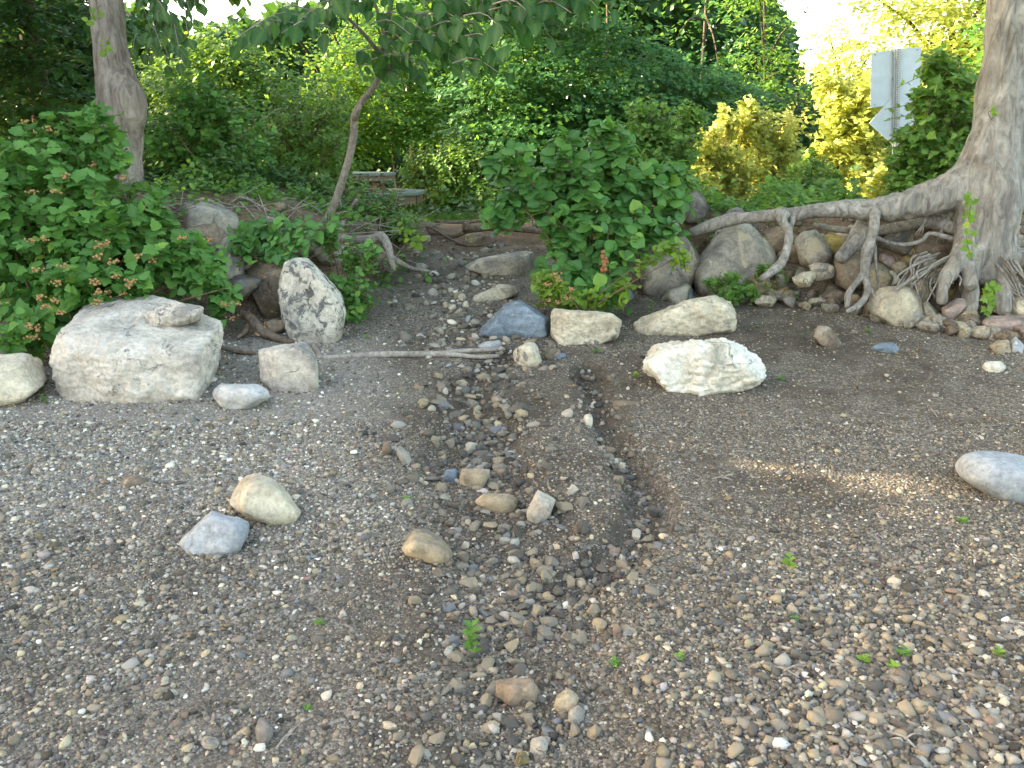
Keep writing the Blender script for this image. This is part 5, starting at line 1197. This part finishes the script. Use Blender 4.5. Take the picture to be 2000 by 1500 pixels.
rootpart([(1900, 478, 6.5, 9), (1870, 470, 6.5, 5), (1845, 462, 6.52, 5), (1815, 456, 6.55, 4), (1800, 470, 6.55, 4), (1765, 478, 6.6, 4), (1730, 472, 6.62, 4), (1705, 460, 6.65, 4)])
rootpart([(1690, 430, 6.85, 14), (1675, 465, 6.8, 16), (1655, 490, 6.75, 15), (1640, 505, 6.7, 12)])
rootpart([(1870, 500, 6.35, 7), (1840, 510, 6.3, 5), (1805, 530, 6.25, 4), (1780, 545, 6.2, 4), (1745, 570, 6.2, 3)])
rr_ = np.random.default_rng(77)
for q in range(26):                                   # fine hanging rootlets
    u0 = rr_.uniform(1770, 1885); v0 = rr_.uniform(505, 540); Yq = rr_.uniform(6.2, 6.4)
    u1 = u0 - rr_.uniform(-10, 45); v1 = v0 + rr_.uniform(25, 75)
    rootpart([(u0 + 30, v0 - 14, Yq + .05, 2.6), (u0, v0, Yq, 2.2), ((u0 + u1) / 2 + rr_.normal(0, 6), (v0 + v1) / 2, Yq - .05, 1.8), (u1, v1, Yq - .08, 1.1)], name='rootlet', seg=5, bump=0)
for q in range(12):
    u0 = rr_.uniform(1790, 1880); Yq = 6.62
    rootpart([(u0, 405, Yq, 2), (u0 + rr_.normal(0, 3), 430, Yq, 1.6), (u0 + rr_.normal(0, 8), rr_.uniform(440, 480), Yq, 1.2)], name='rootlet', seg=5, bump=0)
for q in range(14):
    u0 = rr_.uniform(1960, 2000); v0 = rr_.uniform(520, 570); Yq = 6.2
    rootpart([(u0 - 20, v0 - 25, Yq + .1, 3.5), (u0, v0, Yq, 2.4), (u0 + rr_.uniform(5, 40), v0 + rr_.uniform(15, 55), Yq - .05, 1.2)], name='rootlet', seg=5, bump=0)
# crown above the frame
rt = np.random.default_rng(81)
def near_crown(root, wb, n_clumps, per, size, mat, kind, seed, bark, limbs, frm, cr=.4):
    r = np.random.default_rng(seed)
    bl = [(np.array(c, float), np.array(q, float)) for c, q in wb]
    pos, dirs, up, sz, cc = crown(bl, n_clumps, per, size, r, .35, cr)
    ok = shaded_keep(pos, r)
    V, T, at = leaves_mesh(kind, pos[ok], dirs[ok], up[ok], sz[ok], r)
    part('crown', V, T, LM[mat], root, True, at)
    for q in range(limbs):
        e = cc[r.integers(len(cc))]; s = np.array(frm, float)
        V, Q_ = tube([s, (s + e) / 2 + np.array([0, 0, .3]), e], [.07, .05, .012], seg=8, rings=14, bump=.1)
        part('branch', V, Q_, bark, root)
tp = P(1966, -260, 6.9)
near_crown(RT, [((4.6, 7.6, 6.0), (3.0, 3.2, 2.0)), ((2.6, 6.6, 5.6), (1.8, 2.0, 1.3)), ((5.5, 5.5, 5.2), (2, 2, 1.6))], 420, 24, .14, 'mid', 'quad', 82, BARK, 7, tp)
# left tree
LT = thing('burl_tree', 'thick grey tree trunk with a swollen bulge on the left bank', 'tree', base_at(245, 380, 7.4))
k = [pxtube([(200, -240, 7.7, 22), (203, -100, 7.6, 24), (206, 0, 7.55, 26), (212, 70, 7.5, 27), (220, 130, 7.45, 30), (231, 175, 7.42, 36), (236, 215, 7.4, 40), (237, 260, 7.4, 36), (238, 310, 7.4, 32), (240, 370, 7.35, 33), (242, 440, 7.3, 42)], seg=20, bump=.05, bf=4),
     pxtube([(222, 150, 7.42, 24), (246, 190, 7.36, 30), (250, 215, 7.36, 28), (246, 260, 7.38, 27), (240, 300, 7.4, 22)], seg=14, bump=.08)]
V, Q_ = tubes_merge(k)
remeshed('trunk', V, Q_, .013, LT, BARKL, .022, 14)
near_crown(LT, [((-4.4, 9.0, 5.9), (3.0, 2.8, 2.3)), ((-3.4, 8.4, 4.1), (1.6, 1.5, .9)), ((-6.4, 7.6, 5.2), (2.2, 2.2, 2)), ((-2.2, 10.2, 6.2), (2.2, 2.0, 1.6))], 560, 26, .13, 'mid', 'ovate', 83, BARKL, 7, P(200, -240, 7.7), .38)
# a few low boughs with separate leaves hanging into view beside the left trunk
def hanging(root, twigs, kind, mat, size, per, seed, n_single=300, bark=SAPB, droop=.8, L=.32, spread=.5):
    """twigs: list of ((u,v,Y) start, (u,v,Y) end); leaves hang along them"""
    r = np.random.default_rng(seed); A, D, N_, S = [], [], [], []
    tb = []
    for a, b in twigs:
        a, b = P(*a), P(*b)
        m = (a + b) / 2 + np.array([0, 0, .06])
        tb.append(tube([a, m, b], [.006, .004, .002], seg=5, rings=6, caps=False))
        out = unit(b - a); side = unit(np.cross(out, np.array([0, 0, 1.0])))
        for q in range(per):
            f = (q + r.random()) / per
            p = a * (1 - f) ** 2 + 2 * m * f * (1 - f) + b * f * f + side * r.normal(0, .05 * spread) + np.array([0, 0, r.normal(0, .03)])
            d = unit(out * .5 + side * (1 if q % 2 else -1) * r.uniform(.2, .9) + np.array([0, 0, -droop]) + r.normal(0, .25, 3))
            n = np.array([0, -.55, .75]) + r.normal(0, .4, 3)
            A.append(p); D.append(d); N_.append(n); S.append(size * r.uniform(.6, 1.15))
    A, D, N_, S = map(np.array, (A, D, N_, S))
    vis, u, v = inframe(A, 20)
    idx = np.where(vis)[0]; idx = idx[np.argsort(-(S[idx] / np.linalg.norm(A[idx] - CAMP, axis=1)))][:n_single]
    leaf_objects(root, kind, mat, A[idx], D[idx], N_[idx], S[idx])
    mk = np.ones(len(A), bool); mk[idx] = False
    if mk.any():
        V, T, at = leaves_mesh(kind, A[mk], D[mk], N_[mk], S[mk], r); part('foliage', V, T, LM[mat], root, True, at, 'stuff')
    V, Q_ = tubes_merge(tb); part('twigs', V, Q_, bark, root, kind='stuff')
r4 = np.random.default_rng(91)
tws = []
for q in range(34):
    u = r4.uniform(255, 390); v = r4.uniform(-60, 110) - max(0, u - 330) * .7; Y = r4.uniform(6.6, 7.6)
    tws.append(((u, v - 40, Y), (u + r4.uniform(-20, 55), v + r4.uniform(-5, 40), Y - r4.uniform(0, .3))))
hanging(LT, tws, 'ovate', 'dark', .095, 9, 92, 200)
# leaning sapling
SPG = thing('leaning_sapling', 'slender leaning sapling with big hanging leaves left of the path', 'tree', base_at(590, 500, 7.3))
def sp(lst, name, rad_floor=1.5): return rootpart(lst, SAPB, SPG, name, seg=10, bump=.07)
sp([(585, 505, 7.3, 9.6), (600, 485, 7.25, 8.8), (622, 455, 7.2, 8.0), (648, 410, 7.1, 7.2), (668, 355, 7.0, 7.2), (684, 300, 6.9, 6.8), (691, 260, 6.85, 7.2), (692, 228, 6.8, 6.8), (706, 200, 6.75, 5.6), (724, 178, 6.7, 5.2), (740, 150, 6.65, 5.2), (746, 110, 6.55, 4.4), (752, 70, 6.45, 4.8), (760, 30, 6.3, 4.4), (770, -40, 6.1, 4.0), (780, -140, 5.9, 3.2)], 'trunk')
sp([(741, 148, 6.65, 6), (770, 125, 6.5, 4.5), (800, 103, 6.35, 4), (840, 78, 6.2, 3.5), (900, 50, 6.0, 3), (980, 30, 5.8, 2.5), (1080, 0, 5.6, 2)], 'branch')
sp([(748, 95, 6.5, 5), (790, 60, 6.3, 4.5), (850, 52, 6.1, 4), (880, 38, 6.0, 3.5), (950, 0, 5.8, 3), (1010, -40, 5.6, 2)], 'branch')
sp([(746, 110, 6.55, 5), (722, 80, 6.4, 3.2), (700, 55, 6.3, 3), (670, 30, 6.2, 2.6), (630, 25, 6.0, 2.2), (580, 40, 5.8, 1.6)], 'branch')
sp([(752, 70, 6.45, 4), (740, 30, 6.4, 3), (720, -20, 6.3, 2.6), (680, -60, 6.1, 2)], 'branch')
sp([(692, 232, 6.8, 6), (700, 215, 6.7, 4), (704, 205, 6.68, 3)], 'stub')
tws = []
for n, (u0, u1, v0, v1, Y0, Y1) in [(13, (500, 600, 20, 75, 5.5, 6.0)), (12, (580, 700, -25, 40, 5.6, 6.1)), (22, (880, 1070, 0, 105, 5.3, 6.0)), (26, (960, 1190, -45, 45, 5.2, 5.8)), (12, (770, 900, 30, 110, 5.8, 6.3)), (7, (720, 800, 100, 150, 6.2, 6.6)), (9, (700, 880, -40, 20, 5.8, 6.3)), (8, (860, 960, 90, 140, 5.5, 5.9))]:
    for q in range(n):
        u, v, Y = r4.uniform(u0, u1), r4.uniform(v0, v1), r4.uniform(Y0, Y1); s = 1 if u > 745 else -1
        if r4.random() < .3: continue
        tws.append(((u - s * 55, v - r4.uniform(5, 25), Y + .15), (u + s * r4.uniform(20, 60), v + r4.uniform(-5, 25), Y - .1)))
hanging(SPG, tws, 'ovate', 'sapling', .13, 6, 93, 300, droop=.95)
near_crown(SPG, [((-.6, 5.6, 4.2), (1.5, 1.2, .7)), ((.8, 5.2, 4.1), (1.4, 1.2, .6))], 90, 20, .15, 'sapling', 'ovate', 94, SAPB, 3, P(780, -140, 5.9))

# ------------------------------------------------------------------ driftwood, roots and sticks on the ground
def lying(name, label, lists, mat, cat='driftwood', parts_=('limb',)):
    if 'path_root' not in name: lists = [[(u, v, min(Y, G(u, v)[1] - .6 * r_ * pxm(Y)), r_) for u, v, Y, r_ in l] for l in lists]
    p0 = P(*lists[0][0][:3]); root = thing(name, label, cat, (p0[0], p0[1], Hs(p0[0], p0[1])))
    for q, l in enumerate(lists): rootpart(l, mat, root, parts_[min(q, len(parts_) - 1)], bump=.18)
    return root
def gy_(u, v): return G(u, v)[1]
Yl = gy_(800, 698)
lying('fallen_branch', 'long bleached branch lying across the path in front of the slate boulder', [[(618, 696, Yl + .02, 5), (640, 699, Yl, 6), (690, 695, Yl, 6), (760, 692, Yl, 6.5), (830, 692, Yl, 6), (880, 692, Yl, 5.5), (930, 697, Yl, 4.5), (975, 695, Yl, 3.5)], [(850, 692, Yl, 5), (900, 686, Yl + .05, 5), (950, 683, Yl + .08, 4.5), (985, 682, Yl + .1, 4)], [(640, 698, Yl, 5), (622, 690, Yl + .08, 5), (612, 672, Yl + .25, 4)]], DRIFT, 'branch', ('stick', 'fork'))
lying('bent_driftwood', 'grey bent driftwood root reaching down to the path at the left', [[(600, 472, 7.6, 9), (640, 462, 7.7, 8), (690, 468, 7.7, 8), (725, 468, 7.6, 9), (745, 462, 7.55, 9), (757, 480, 7.5, 8), (762, 500, 7.45, 7), (770, 526, 7.4, 4)], [(760, 500, 7.48, 6), (785, 515, 7.5, 5), (810, 526, 7.6, 4), (840, 530, 7.7, 2.5)]], DRIFT, 'driftwood', ('root', 'fork'))
lying('driftwood_log', 'weathered driftwood log jammed between boulders under the sapling', [[(455, 525, 6.5, 7), (480, 520, 6.55, 8), (510, 512, 6.6, 8), (560, 490, 6.9, 9), (620, 480, 7.2, 8)]], DRIFT)
lying('driftwood_log', 'thick grey driftwood log behind the shadowed boulder', [[(470, 500, 6.9, 10), (520, 492, 7.0, 12), (580, 488, 7.2, 12), (640, 485, 7.5, 10), (700, 492, 7.7, 8)]], DRIFT)
lying('driftwood_log', 'topmost pale driftwood pole on the left bank under the bushes', [[(480, 440, 7.4, 6), (540, 452, 7.4, 7), (600, 462, 7.5, 7), (660, 470, 7.7, 5)], [(520, 425, 7.6, 4), (570, 440, 7.6, 4), (640, 455, 7.8, 4)]], DRIFT)
lying('dead_root', 'dark wet dead root between the limestone block and the lichen speckled boulder', [[(470, 612, 5.9, 8), (490, 622, 5.85, 10), (510, 645, 5.75, 9), (540, 660, 5.7, 7), (570, 668, 5.65, 5)], [(490, 625, 5.85, 6), (478, 648, 5.8, 5), (462, 660, 5.7, 3)], [(430, 678, 5.45, 4), (470, 688, 5.4, 4), (500, 690, 5.4, 3)]], DIRTROOT, 'root', ('root', 'fork'))
lying('path_root', 'thick pale cut root forming the step at the top of the path', [[(908, 448, 9.55, 9), (930, 446, 9.6, 7), (980, 444, 9.7, 7.5), (1040, 449, 9.6, 6.5), (1085, 458, 9.4, 5)], [(912, 450, 9.5, 9), (910, 438, 9.52, 8.5)], [(908, 452, 9.55, 5), (885, 462, 9.6, 4), (850, 456, 9.7, 3), (820, 452, 9.8, 2)]], DIRTROOT, 'root', ('root', 'cut_end', 'side_root'))
lying('path_root', 'thin dark root above the cut root on the path step', [[(850, 432, 10.0, 3), (900, 434, 10.0, 3.5), (950, 430, 10.1, 3.5), (990, 428, 10.1, 3)], [(930, 426, 10.2, 3), (970, 423, 10.2, 4), (1010, 426, 10.2, 3)]], DIRTROOT, 'root')
lying('path_root', 'thin crossing roots at the left foot of the path step', [[(825, 436, 9.9, 2), (850, 450, 9.6, 2.2), (890, 472, 9.3, 2.2), (915, 480, 9.2, 2)], [(840, 446, 9.7, 2), (865, 434, 9.9, 1.8)], [(890, 476, 9.3, 2.5), (930, 480, 9.2, 2.5), (970, 470, 9.3, 2)]], DIRTROOT, 'root')
lying('path_root', 'slanting root at the right end of the path step', [[(1000, 440, 9.9, 3), (1020, 430, 10.0, 3), (1045, 422, 10.1, 2.6)]], DIRTROOT, 'root')
lying('dead_branch', 'dead twiggy branch sticking up from the bank right of the sapling', [[(668, 440, 8.2, 5), (680, 415, 8.2, 4), (697, 390, 8.2, 3.5)], [(664, 445, 8.1, 3), (666, 410, 8.15, 2), (662, 380, 8.2, 1.5)]], DRIFT, 'branch')
tl_ = []
for q in range(170):                                  # thin dead stems littering the left bank
    u, v = r4.uniform(250, 830), r4.uniform(395, 520)
    a = G(u, v); a = a + np.array([0, -.02, .02]); d = np.array([r4.normal(0, .22), r4.normal(0, .08), r4.normal(.02, .10)])
    tl_.append(tube([a - d, a + [0, 0, .02], a + d], [.004, .006, .002], seg=5, rings=6))
V, Q_ = tubes_merge(tl_); link('dead_stems', mesh_of('dead_stems', V, Q_, DRIFT), None, 'tangle of thin dead stems littering the left bank', 'dead stems', None, 'stuff')
stk = [(1115, 655, 1165, 690, 'thin twig on the soil right of the crumbly cream stone'), (1330, 757, 1362, 775, 'thin stick leaning on the white limestone boulder'), (1390, 940, 1430, 942, 'thin grey twig on the sunlit streak of gravel'), (1500, 1310, 1560, 1330, 'forked bleached twig in the coarse right gravel'),
       (1740, 1440, 1790, 1470, 'pale stick near the lower right corner'), (1815, 800, 1830, 818, 'thin curved twig on the right beach'), (540, 1470, 575, 1440, 'small twig beside the dark wedge stone'), (1270, 545, 1345, 565, 'thin dead twig across the foot stones of the bank')]
for u0, v0, u1, v1, lb in stk:
    a, b = G(u0, v0), G(u1, v1)
    root = thing('twig', lb, 'twig', a); m = (a + b) / 2
    V, Q_ = tube([a + [0, 0, .012], m + [0, .01, .02], b + [0, 0, .012]], [.004, .0045, .002], seg=6, rings=8, bump=.15); part('stick', V, Q_, DRIFT, root)
    c = b + (b - a) * .1 + np.array([.03, .05, .02]); V, Q_ = tube([m + [0, 0, .018], (m + c) / 2 + [0, 0, .02], c], [.003, .0025, .0015], seg=5, rings=6); part('side_twig', V, Q_, DRIFT, root)
# bark chips, leaf bits and wood litter
r5 = np.random.default_rng(55); n = 4200
lx = r5.uniform(-2.5, 4.5, n); ly = r5.uniform(2.2, 9.5, n)
kp = r5.random(n) < np.clip(.25 + n2(lx, ly, 1.2, 3, 30.0) * .9 + .25 * (lx > .6), .02, 1)
lx, ly = lx[kp], ly[kp]; n = len(lx); lz = H(lx, ly) + .008
V, T, at = leaves_mesh('quad', np.stack([lx, ly, lz], -1), r5.normal(0, 1, (n, 3)) * np.array([1, 1, .12]), np.array([0, 0, 1]) + r5.normal(0, .25, (n, 3)), r5.uniform(.008, .032, n) * 1.2, r5)
link('wood_litter', mesh_of('wood_litter', V, T, plain('litter_brown', (.22, .15, .09), .9, 0, .5, 60), False), None, 'scattered brown bark chips and leaf bits on the beach', 'litter', None, 'stuff')

# ------------------------------------------------------------------ seedlings
def seedling(u, v, h, label, mat='small', kind='small', n=8, size=.03, seed=0):
    r = np.random.default_rng(300 + seed); b = G(u, v)
    root = thing('seedling', label, 'plant', b, 'green seedlings in the gravel')
    V, Q_ = tube([b - [0, 0, .01], b + [r.normal(0, .008), 0, h * .5], b + [r.normal(0, .015), -.01, h]], [.002, .0018, .001], seg=5, rings=6); part('stem', V, Q_, LM[mat], root)
    f = np.linspace(.25, 1, n); a = np.arange(n) * 2.4
    pos = b + np.stack([f * 0, f * 0, f * h], -1); dr = np.stack([np.cos(a), np.sin(a), .35 + .3 * f], -1)
    leaf_objects(root, kind, mat, pos, dr, np.array([0, -.3, 1]) + r.normal(0, .15, (n, 3)), size * r.uniform(.7, 1.2, n) * (1.1 - .3 * f))
SD = [(922, 1290, .13, 'tallest feathery seedling growing beside the channel', 'small', 'small', 18, .042), (1540, 1112, .05, 'lime seedling with round leaves in the right gravel above the coarse pebbles', 'lime', 'round', 7, .03), (85, 788, .05, 'green seedling at the left foot of the limestone block', 'small', 'small', 8, .035), (213, 785, .03, 'tiny lime seedling under the front of the limestone block', 'lime', 'round', 6, .025), (272, 782, .025, 'tiny green seedling under the middle of the limestone block', 'small', 'round', 5, .022),
      (622, 1222, .015, 'low green seedling left of the channel among dark gravel', 'small', 'small', 6, .025), (600, 1388, .012, 'tiny green seedling left of the channel near the front', 'small', 'round', 5, .02), (1200, 1305, .025, 'green seedling just right of the channel front', 'small', 'small', 7, .026), (1325, 1290, .02, 'lime seedling in the coarse gravel right of the channel', 'lime', 'small', 6, .026), (1765, 1285, .03, 'green seedling leftmost of three in the coarse right gravel', 'small', 'small', 7, .026),
      (1745, 1310, .02, 'yellowish seedling in front of three in the coarse right gravel', 'lime', 'small', 7, .026), (1685, 1295, .025, 'lime seedling beside the pale bone shaped pebble', 'lime', 'round', 6, .022), (1950, 1285, .03, 'yellowish seedling at the right edge in the coarse gravel', 'lime', 'small', 8, .028), (1878, 1022, .02, 'small green seedling in front of the smooth edge boulder', 'small', 'round', 6, .024), (1552, 1215, .02, 'small green seedling next to a yellow pebble', 'small', 'small', 6, .022),
      (795, 980, .02, 'green seedling on the left rim of the channel', 'small', 'small', 6, .026), (1165, 690, .02, 'green grassy seedling below the cream block', 'small', 'small', 8, .04), (1525, 745, .025, 'green seedling right of the white limestone boulder', 'small', 'small', 7, .035), (1242, 740, .04, 'lime seedling at the left end of the white limestone boulder', 'lime', 'round', 8, .03), (1695, 650, .02, 'small green seedling in front of the tan boulder', 'small', 'round', 7, .03), (575, 762, .02, 'tiny seedling at the foot of the angular stone', 'lime', 'small', 6, .025), (715, 660, .02, 'tiny lime seedling on the path beside the lichen speckled boulder', 'lime', 'small', 6, .025),
      (1270, 620, .14, 'thin stalky seedling behind the long cream boulder', 'small', 'small', 10, .03), (1480, 640, .015, 'tiny green seedling right of the long cream boulder', 'small', 'round', 5, .025)]
for q, a in enumerate(SD): seedling(a[0], a[1], a[2], a[3], a[4], a[5], a[6], a[7], q)
# leaf sprigs climbing the right trunk, and the young plants at its foot
def sprig(name, label, pts, mat, kind, size, n, seed, single=True, cat='vine'):
    r = np.random.default_rng(seed); w = [P(*p) for p in pts]
    root = thing(name, label, cat, w[0])
    V, Q_ = tube(w, [.003] * len(w), seg=5, rings=4 * len(w)); part('stem', V, Q_, TWIG, root)
    t = r.uniform(0, len(w) - 1.01, n); i = t.astype(int); f = (t - i)[:, None]; w = np.array(w)
    pos = w[i] * (1 - f) + w[i + 1] * f + r.normal(0, .02, (n, 3)) * np.array([1, .4, 1]) - np.array([0, .02, 0])
    leaf_objects(root, kind, mat, pos, r.normal(0, 1, (n, 3)) * np.array([1, .3, .7]) + np.array([0, -.2, -.1]), np.array([0, -1, .6]) + r.normal(0, .3, (n, 3)), size * r.uniform(.6, 1.2, n))
sprig('trunk_vine', 'small green vine climbing the front of the right trunk', [(1898, 505, 6.05), (1888, 470, 6.05), (1892, 435, 6.05), (1895, 400, 6.02), (1890, 375, 6.05)], 'lime', 'lobed', .05, 40, 401)
sprig('trunk_vine', 'tiny yellow leaf sprig high on the right trunk', [(1938, 235, 6.2), (1930, 220, 6.2), (1942, 215, 6.2)], 'lime', 'round', .04, 5, 402)
sprig('trunk_vine', 'yellow green sprig on the edge of the left trunk near the top', [(172, 55, 7.1), (180, 30, 7.1), (196, 10, 7.1)], 'lime', 'round', .075, 6, 403)
sprig('trunk_vine', 'pale leaf sprig low on the left trunk above the shrub', [(205, 110, 6.95), (210, 85, 6.95), (215, 70, 6.95)], 'lime', 'round', .055, 8, 404)
sprig('young_plant', 'bright lobed young plant at the foot of the right trunk', [(1928, 600, 6.02), (1926, 575, 6.0), (1932, 555, 6.0)], 'lime', 'maple', .075, 16, 405, cat='plant')
sprig('young_plant', 'drooping lime sprig hanging over the stones below the path bush', [(775, 440, 8.0), (795, 452, 7.9), (815, 470, 7.85), (822, 475, 7.85)], 'lime', 'ovate', .075, 22, 406, cat='plant')
sprig('dead_leaf_spray', 'rust brown withered leaf spray hanging in the broad leaved shrub', [(1180, 490, 6.1), (1178, 510, 6.1), (1180, 535, 6.1)], 'small', 'small', .03, 2, 407, cat='dead leaves')
w = [P(1180, 490 + 5 * q, 6.08) for q in range(10)]
hk = merge([(ICO[1][0] * np.array([.014, .01, .02]) * np.random.default_rng(q).uniform(.7, 1.3, 3) + w[q // 2 + 1] + np.random.default_rng(60 + q).normal(0, .014, 3), ICO[1][1]) for q in range(18)])
dl = [o for o in bpy.data.objects if o.name == 'dead_leaf_spray'][0]
part('withered_leaves', hk[0], hk[1], HUSK, dl)
lobe = [(1655, 580, 6.0, 'green lobed leaf on the gravel under the forked root'), (1600, 578, 6.3, 'pale green leaf lying before the rubble stones')]
for u, v, Y, lb in lobe:
    g = G(u, v); o = link('fallen_leaf', mesh_of('fallen_leaf', LP['lobed'][0] * .09, LP['lobed'][1], LM['lime']), None, lb, 'leaf', None, None, g + [0, 0, .03]); o.rotation_euler = (.35, .1, r4.uniform(0, 6))

# ------------------------------------------------------------------ picnic table (octagonal, planked), road sign, railing
TY0 = 12.5; tc_ = P(692, 340, TY0); TB = thing('picnic_table', 'weathered octagonal picnic table with attached benches behind the path', 'table', (tc_[0], TY0, Hs(tc_[0], TY0)))
tz = TB.location[2]; top = P(692, 337, TY0)[2] - tz; cx0 = tc_[0]
def poly_strip(x0, x1, R, z0, z1, cut=None):
    """plank of an octagon top between x0 and x1"""
    a = np.pi / 8; ap = R * math.cos(a)
    def ymax(x):
        x = abs(x)
        h = R * math.sin(a)
        return ap if x <= h else max(.02, ap - (x - h))
    ys0, ys1 = ymax(x0), ymax(x1)
    pts = [(x0, -ys0), (x1, -ys1), (x1, ys1), (x0, ys0)]
    V = np.array([(x, y, z0) for x, y in pts] + [(x, y, z1) for x, y in pts])
    Fq = np.array([[0, 3, 2, 1], [4, 5, 6, 7], [0, 1, 5, 4], [1, 2, 6, 5], [2, 3, 7, 6], [3, 0, 4, 7]])
    return V, Fq
TR = .66; base3 = np.array([cx0, TY0, tz])
edges = np.linspace(-TR * math.cos(np.pi / 8), TR * math.cos(np.pi / 8), 9)
for q in range(8):
    V, Fq = poly_strip(edges[q] + .004, edges[q + 1] - .004, TR, top - .038, top + .002 * (q % 2))
    part('plank', V + base3, Fq, TABLETOP, TB, False)
def segs(R, rad_w, z, hgt, mat, name, n=8, gap=.01, rot=0.0, skip=()):
    for q in range(n):
        if q in skip: continue
        a0 = 2 * np.pi * q / n + np.pi / n + rot; a1 = a0 + 2 * np.pi / n
        c0, c1 = np.array([math.cos(a0), math.sin(a0)]), np.array([math.cos(a1), math.sin(a1)])
        e = (c1 - c0) * gap
        c = [(c0 + e) * R, (c1 - e) * R, (c1 - e) * (R - rad_w), (c0 + e) * (R - rad_w)]
        V = np.array([(x, y, z) for x, y in c] + [(x, y, z + hgt) for x, y in c]); Fq = np.array([[0, 3, 2, 1], [4, 5, 6, 7], [0, 1, 5, 4], [1, 2, 6, 5], [2, 3, 7, 6], [3, 0, 4, 7]])
        part(name, V + base3, Fq, mat, TB, False)
segs(TR - .03, .035, top - .115, .075, TABLEWOOD, 'apron')
bz = top - .315
segs(1.13, .14, bz, .04, TABLETOP, 'bench_plank', gap=.012); segs(.975, .14, bz, .04, TABLETOP, 'bench_plank', gap=.012)
segs(1.08, .045, bz - .13, .125, TABLEWOOD, 'bench_rail', gap=.03)
for q in range(4):
    a = math.pi / 4 + q * math.pi / 2; d = np.array([math.cos(a), math.sin(a), 0])
    V, Q_ = tube([base3 + d * .42 + [0, 0, top - .05], base3 + d * .55 + [0, 0, .4], base3 + d * .72 + [0, 0, 0]], [.05, .05, .05], seg=4, rings=3); part('leg', V, Q_, TABLEWOOD, TB, False)
    Rz = np.array([[d[0], -d[1], 0], [d[1], d[0], 0], [0, 0, 1]])
    V, Fq = box(base3 + d * .62 + [0, 0, bz - .075], (1.0, .045, .13), Rz); part('support_beam', V, Fq, TABLEWOOD, TB, False)
# road sign seen from behind; its post leans a little
SY = 10.8; sb = P(1750, 392, SY); st0 = P(1756, 93, SY)
SG = thing('road_sign', 'back of a road sign, a tall pale panel above a diamond on a perforated post', 'sign', (sb[0], SY, Hs(sb[0], SY)))
px_ = pxm(SY) * 1.02
def zat(v): return P(1755, v, SY)[2]
V, Fq = box((sb[0], SY + .03, (zat(94) + zat(203)) / 2), (86 * px_, .006, zat(94) - zat(203))); part('rectangular_panel', V, Fq, SIGNM, SG, False)
for v in (101, 150, 196):
    V, Fq = box((sb[0], SY + .02, zat(v)), (.10, .012, .03)); part('bracket', V, Fq, POSTM, SG, False)
h = 46 * px_; c = np.array([sb[0], SY, zat(233)]); bx = np.array([[0, 0, -h], [h, 0, 0], [0, 0, h], [-h, 0, 0]])
V = np.vstack([bx + c + [0, .012, 0], bx + c + [0, .018, 0]]); Fq = np.array([[0, 1, 2, 3], [7, 6, 5, 4], [0, 4, 5, 1], [1, 5, 6, 2], [2, 6, 7, 3], [3, 7, 4, 0]]); part('diamond_panel', V, Fq, SIGNM, SG, False)
zt_, zb_ = zat(93), Hs(sb[0], SY) - .2
for dx, w_, dy in ((0, .05, 0), (-.045, .045, .008), (.045, .045, .008)):
    V, Fq = box((sb[0] + dx * .62, SY - .012 + dy, (zt_ + zb_) / 2), (w_ * .62, .006 if dx else .02, zt_ - zb_)); part('post', V, Fq, POSTM, SG, False)
HOLE = plain('hole_dark', (.02, .02, .02), .9)
hv = merge([box((sb[0], SY - .0235, z), (.011, .003, .011)) for z in np.arange(zb_ + .5, zt_ - .02, .028)]); part('post_holes', hv[0], hv[1], HOLE, SG, False, None, 'stuff')
for du, v in ((-36, 99), (-36, 198), (36, 99), (36, 198)):
    p = np.array([sb[0] + du * px_, SY, zat(v)]); V, Fq = tube([p + [0, .026, 0], p + [0, .02, 0]], [.009, .009], seg=8, rings=2); part('rivet', V, Fq, POSTM, SG)
SG.rotation_euler = (0, math.atan2(st0[0] - sb[0], st0[2] - sb[2]), 0)
# railing at the right edge
FY = 9.4; f0 = P(1982, 390, FY); RL = thing('metal_railing', 'dark metal railing just visible behind the right trunk', 'fence', (f0[0], FY, Hs(f0[0], FY)))
zt, zb = P(1985, 325, FY)[2], P(1985, 388, FY)[2]
for z in (zt, zb):
    V, Fq = box((f0[0] + .75, FY, z), (1.7, .03, .03)); part('rail', V, Fq, FENCEM, RL, False)
for q in range(15):
    V, Fq = box((f0[0] - .02 + q * .11, FY, (zt + zb) / 2), (.014, .014, zt - zb - .03)); part('baluster', V, Fq, FENCEM, RL, False)
for q in (0, 1):
    V, Fq = box((f0[0] - .09 + q * 1.68, FY, (zt + RL.location[2]) / 2), (.04, .04, zt - RL.location[2] + .05)); part('post', V, Fq, FENCEM, RL, False)
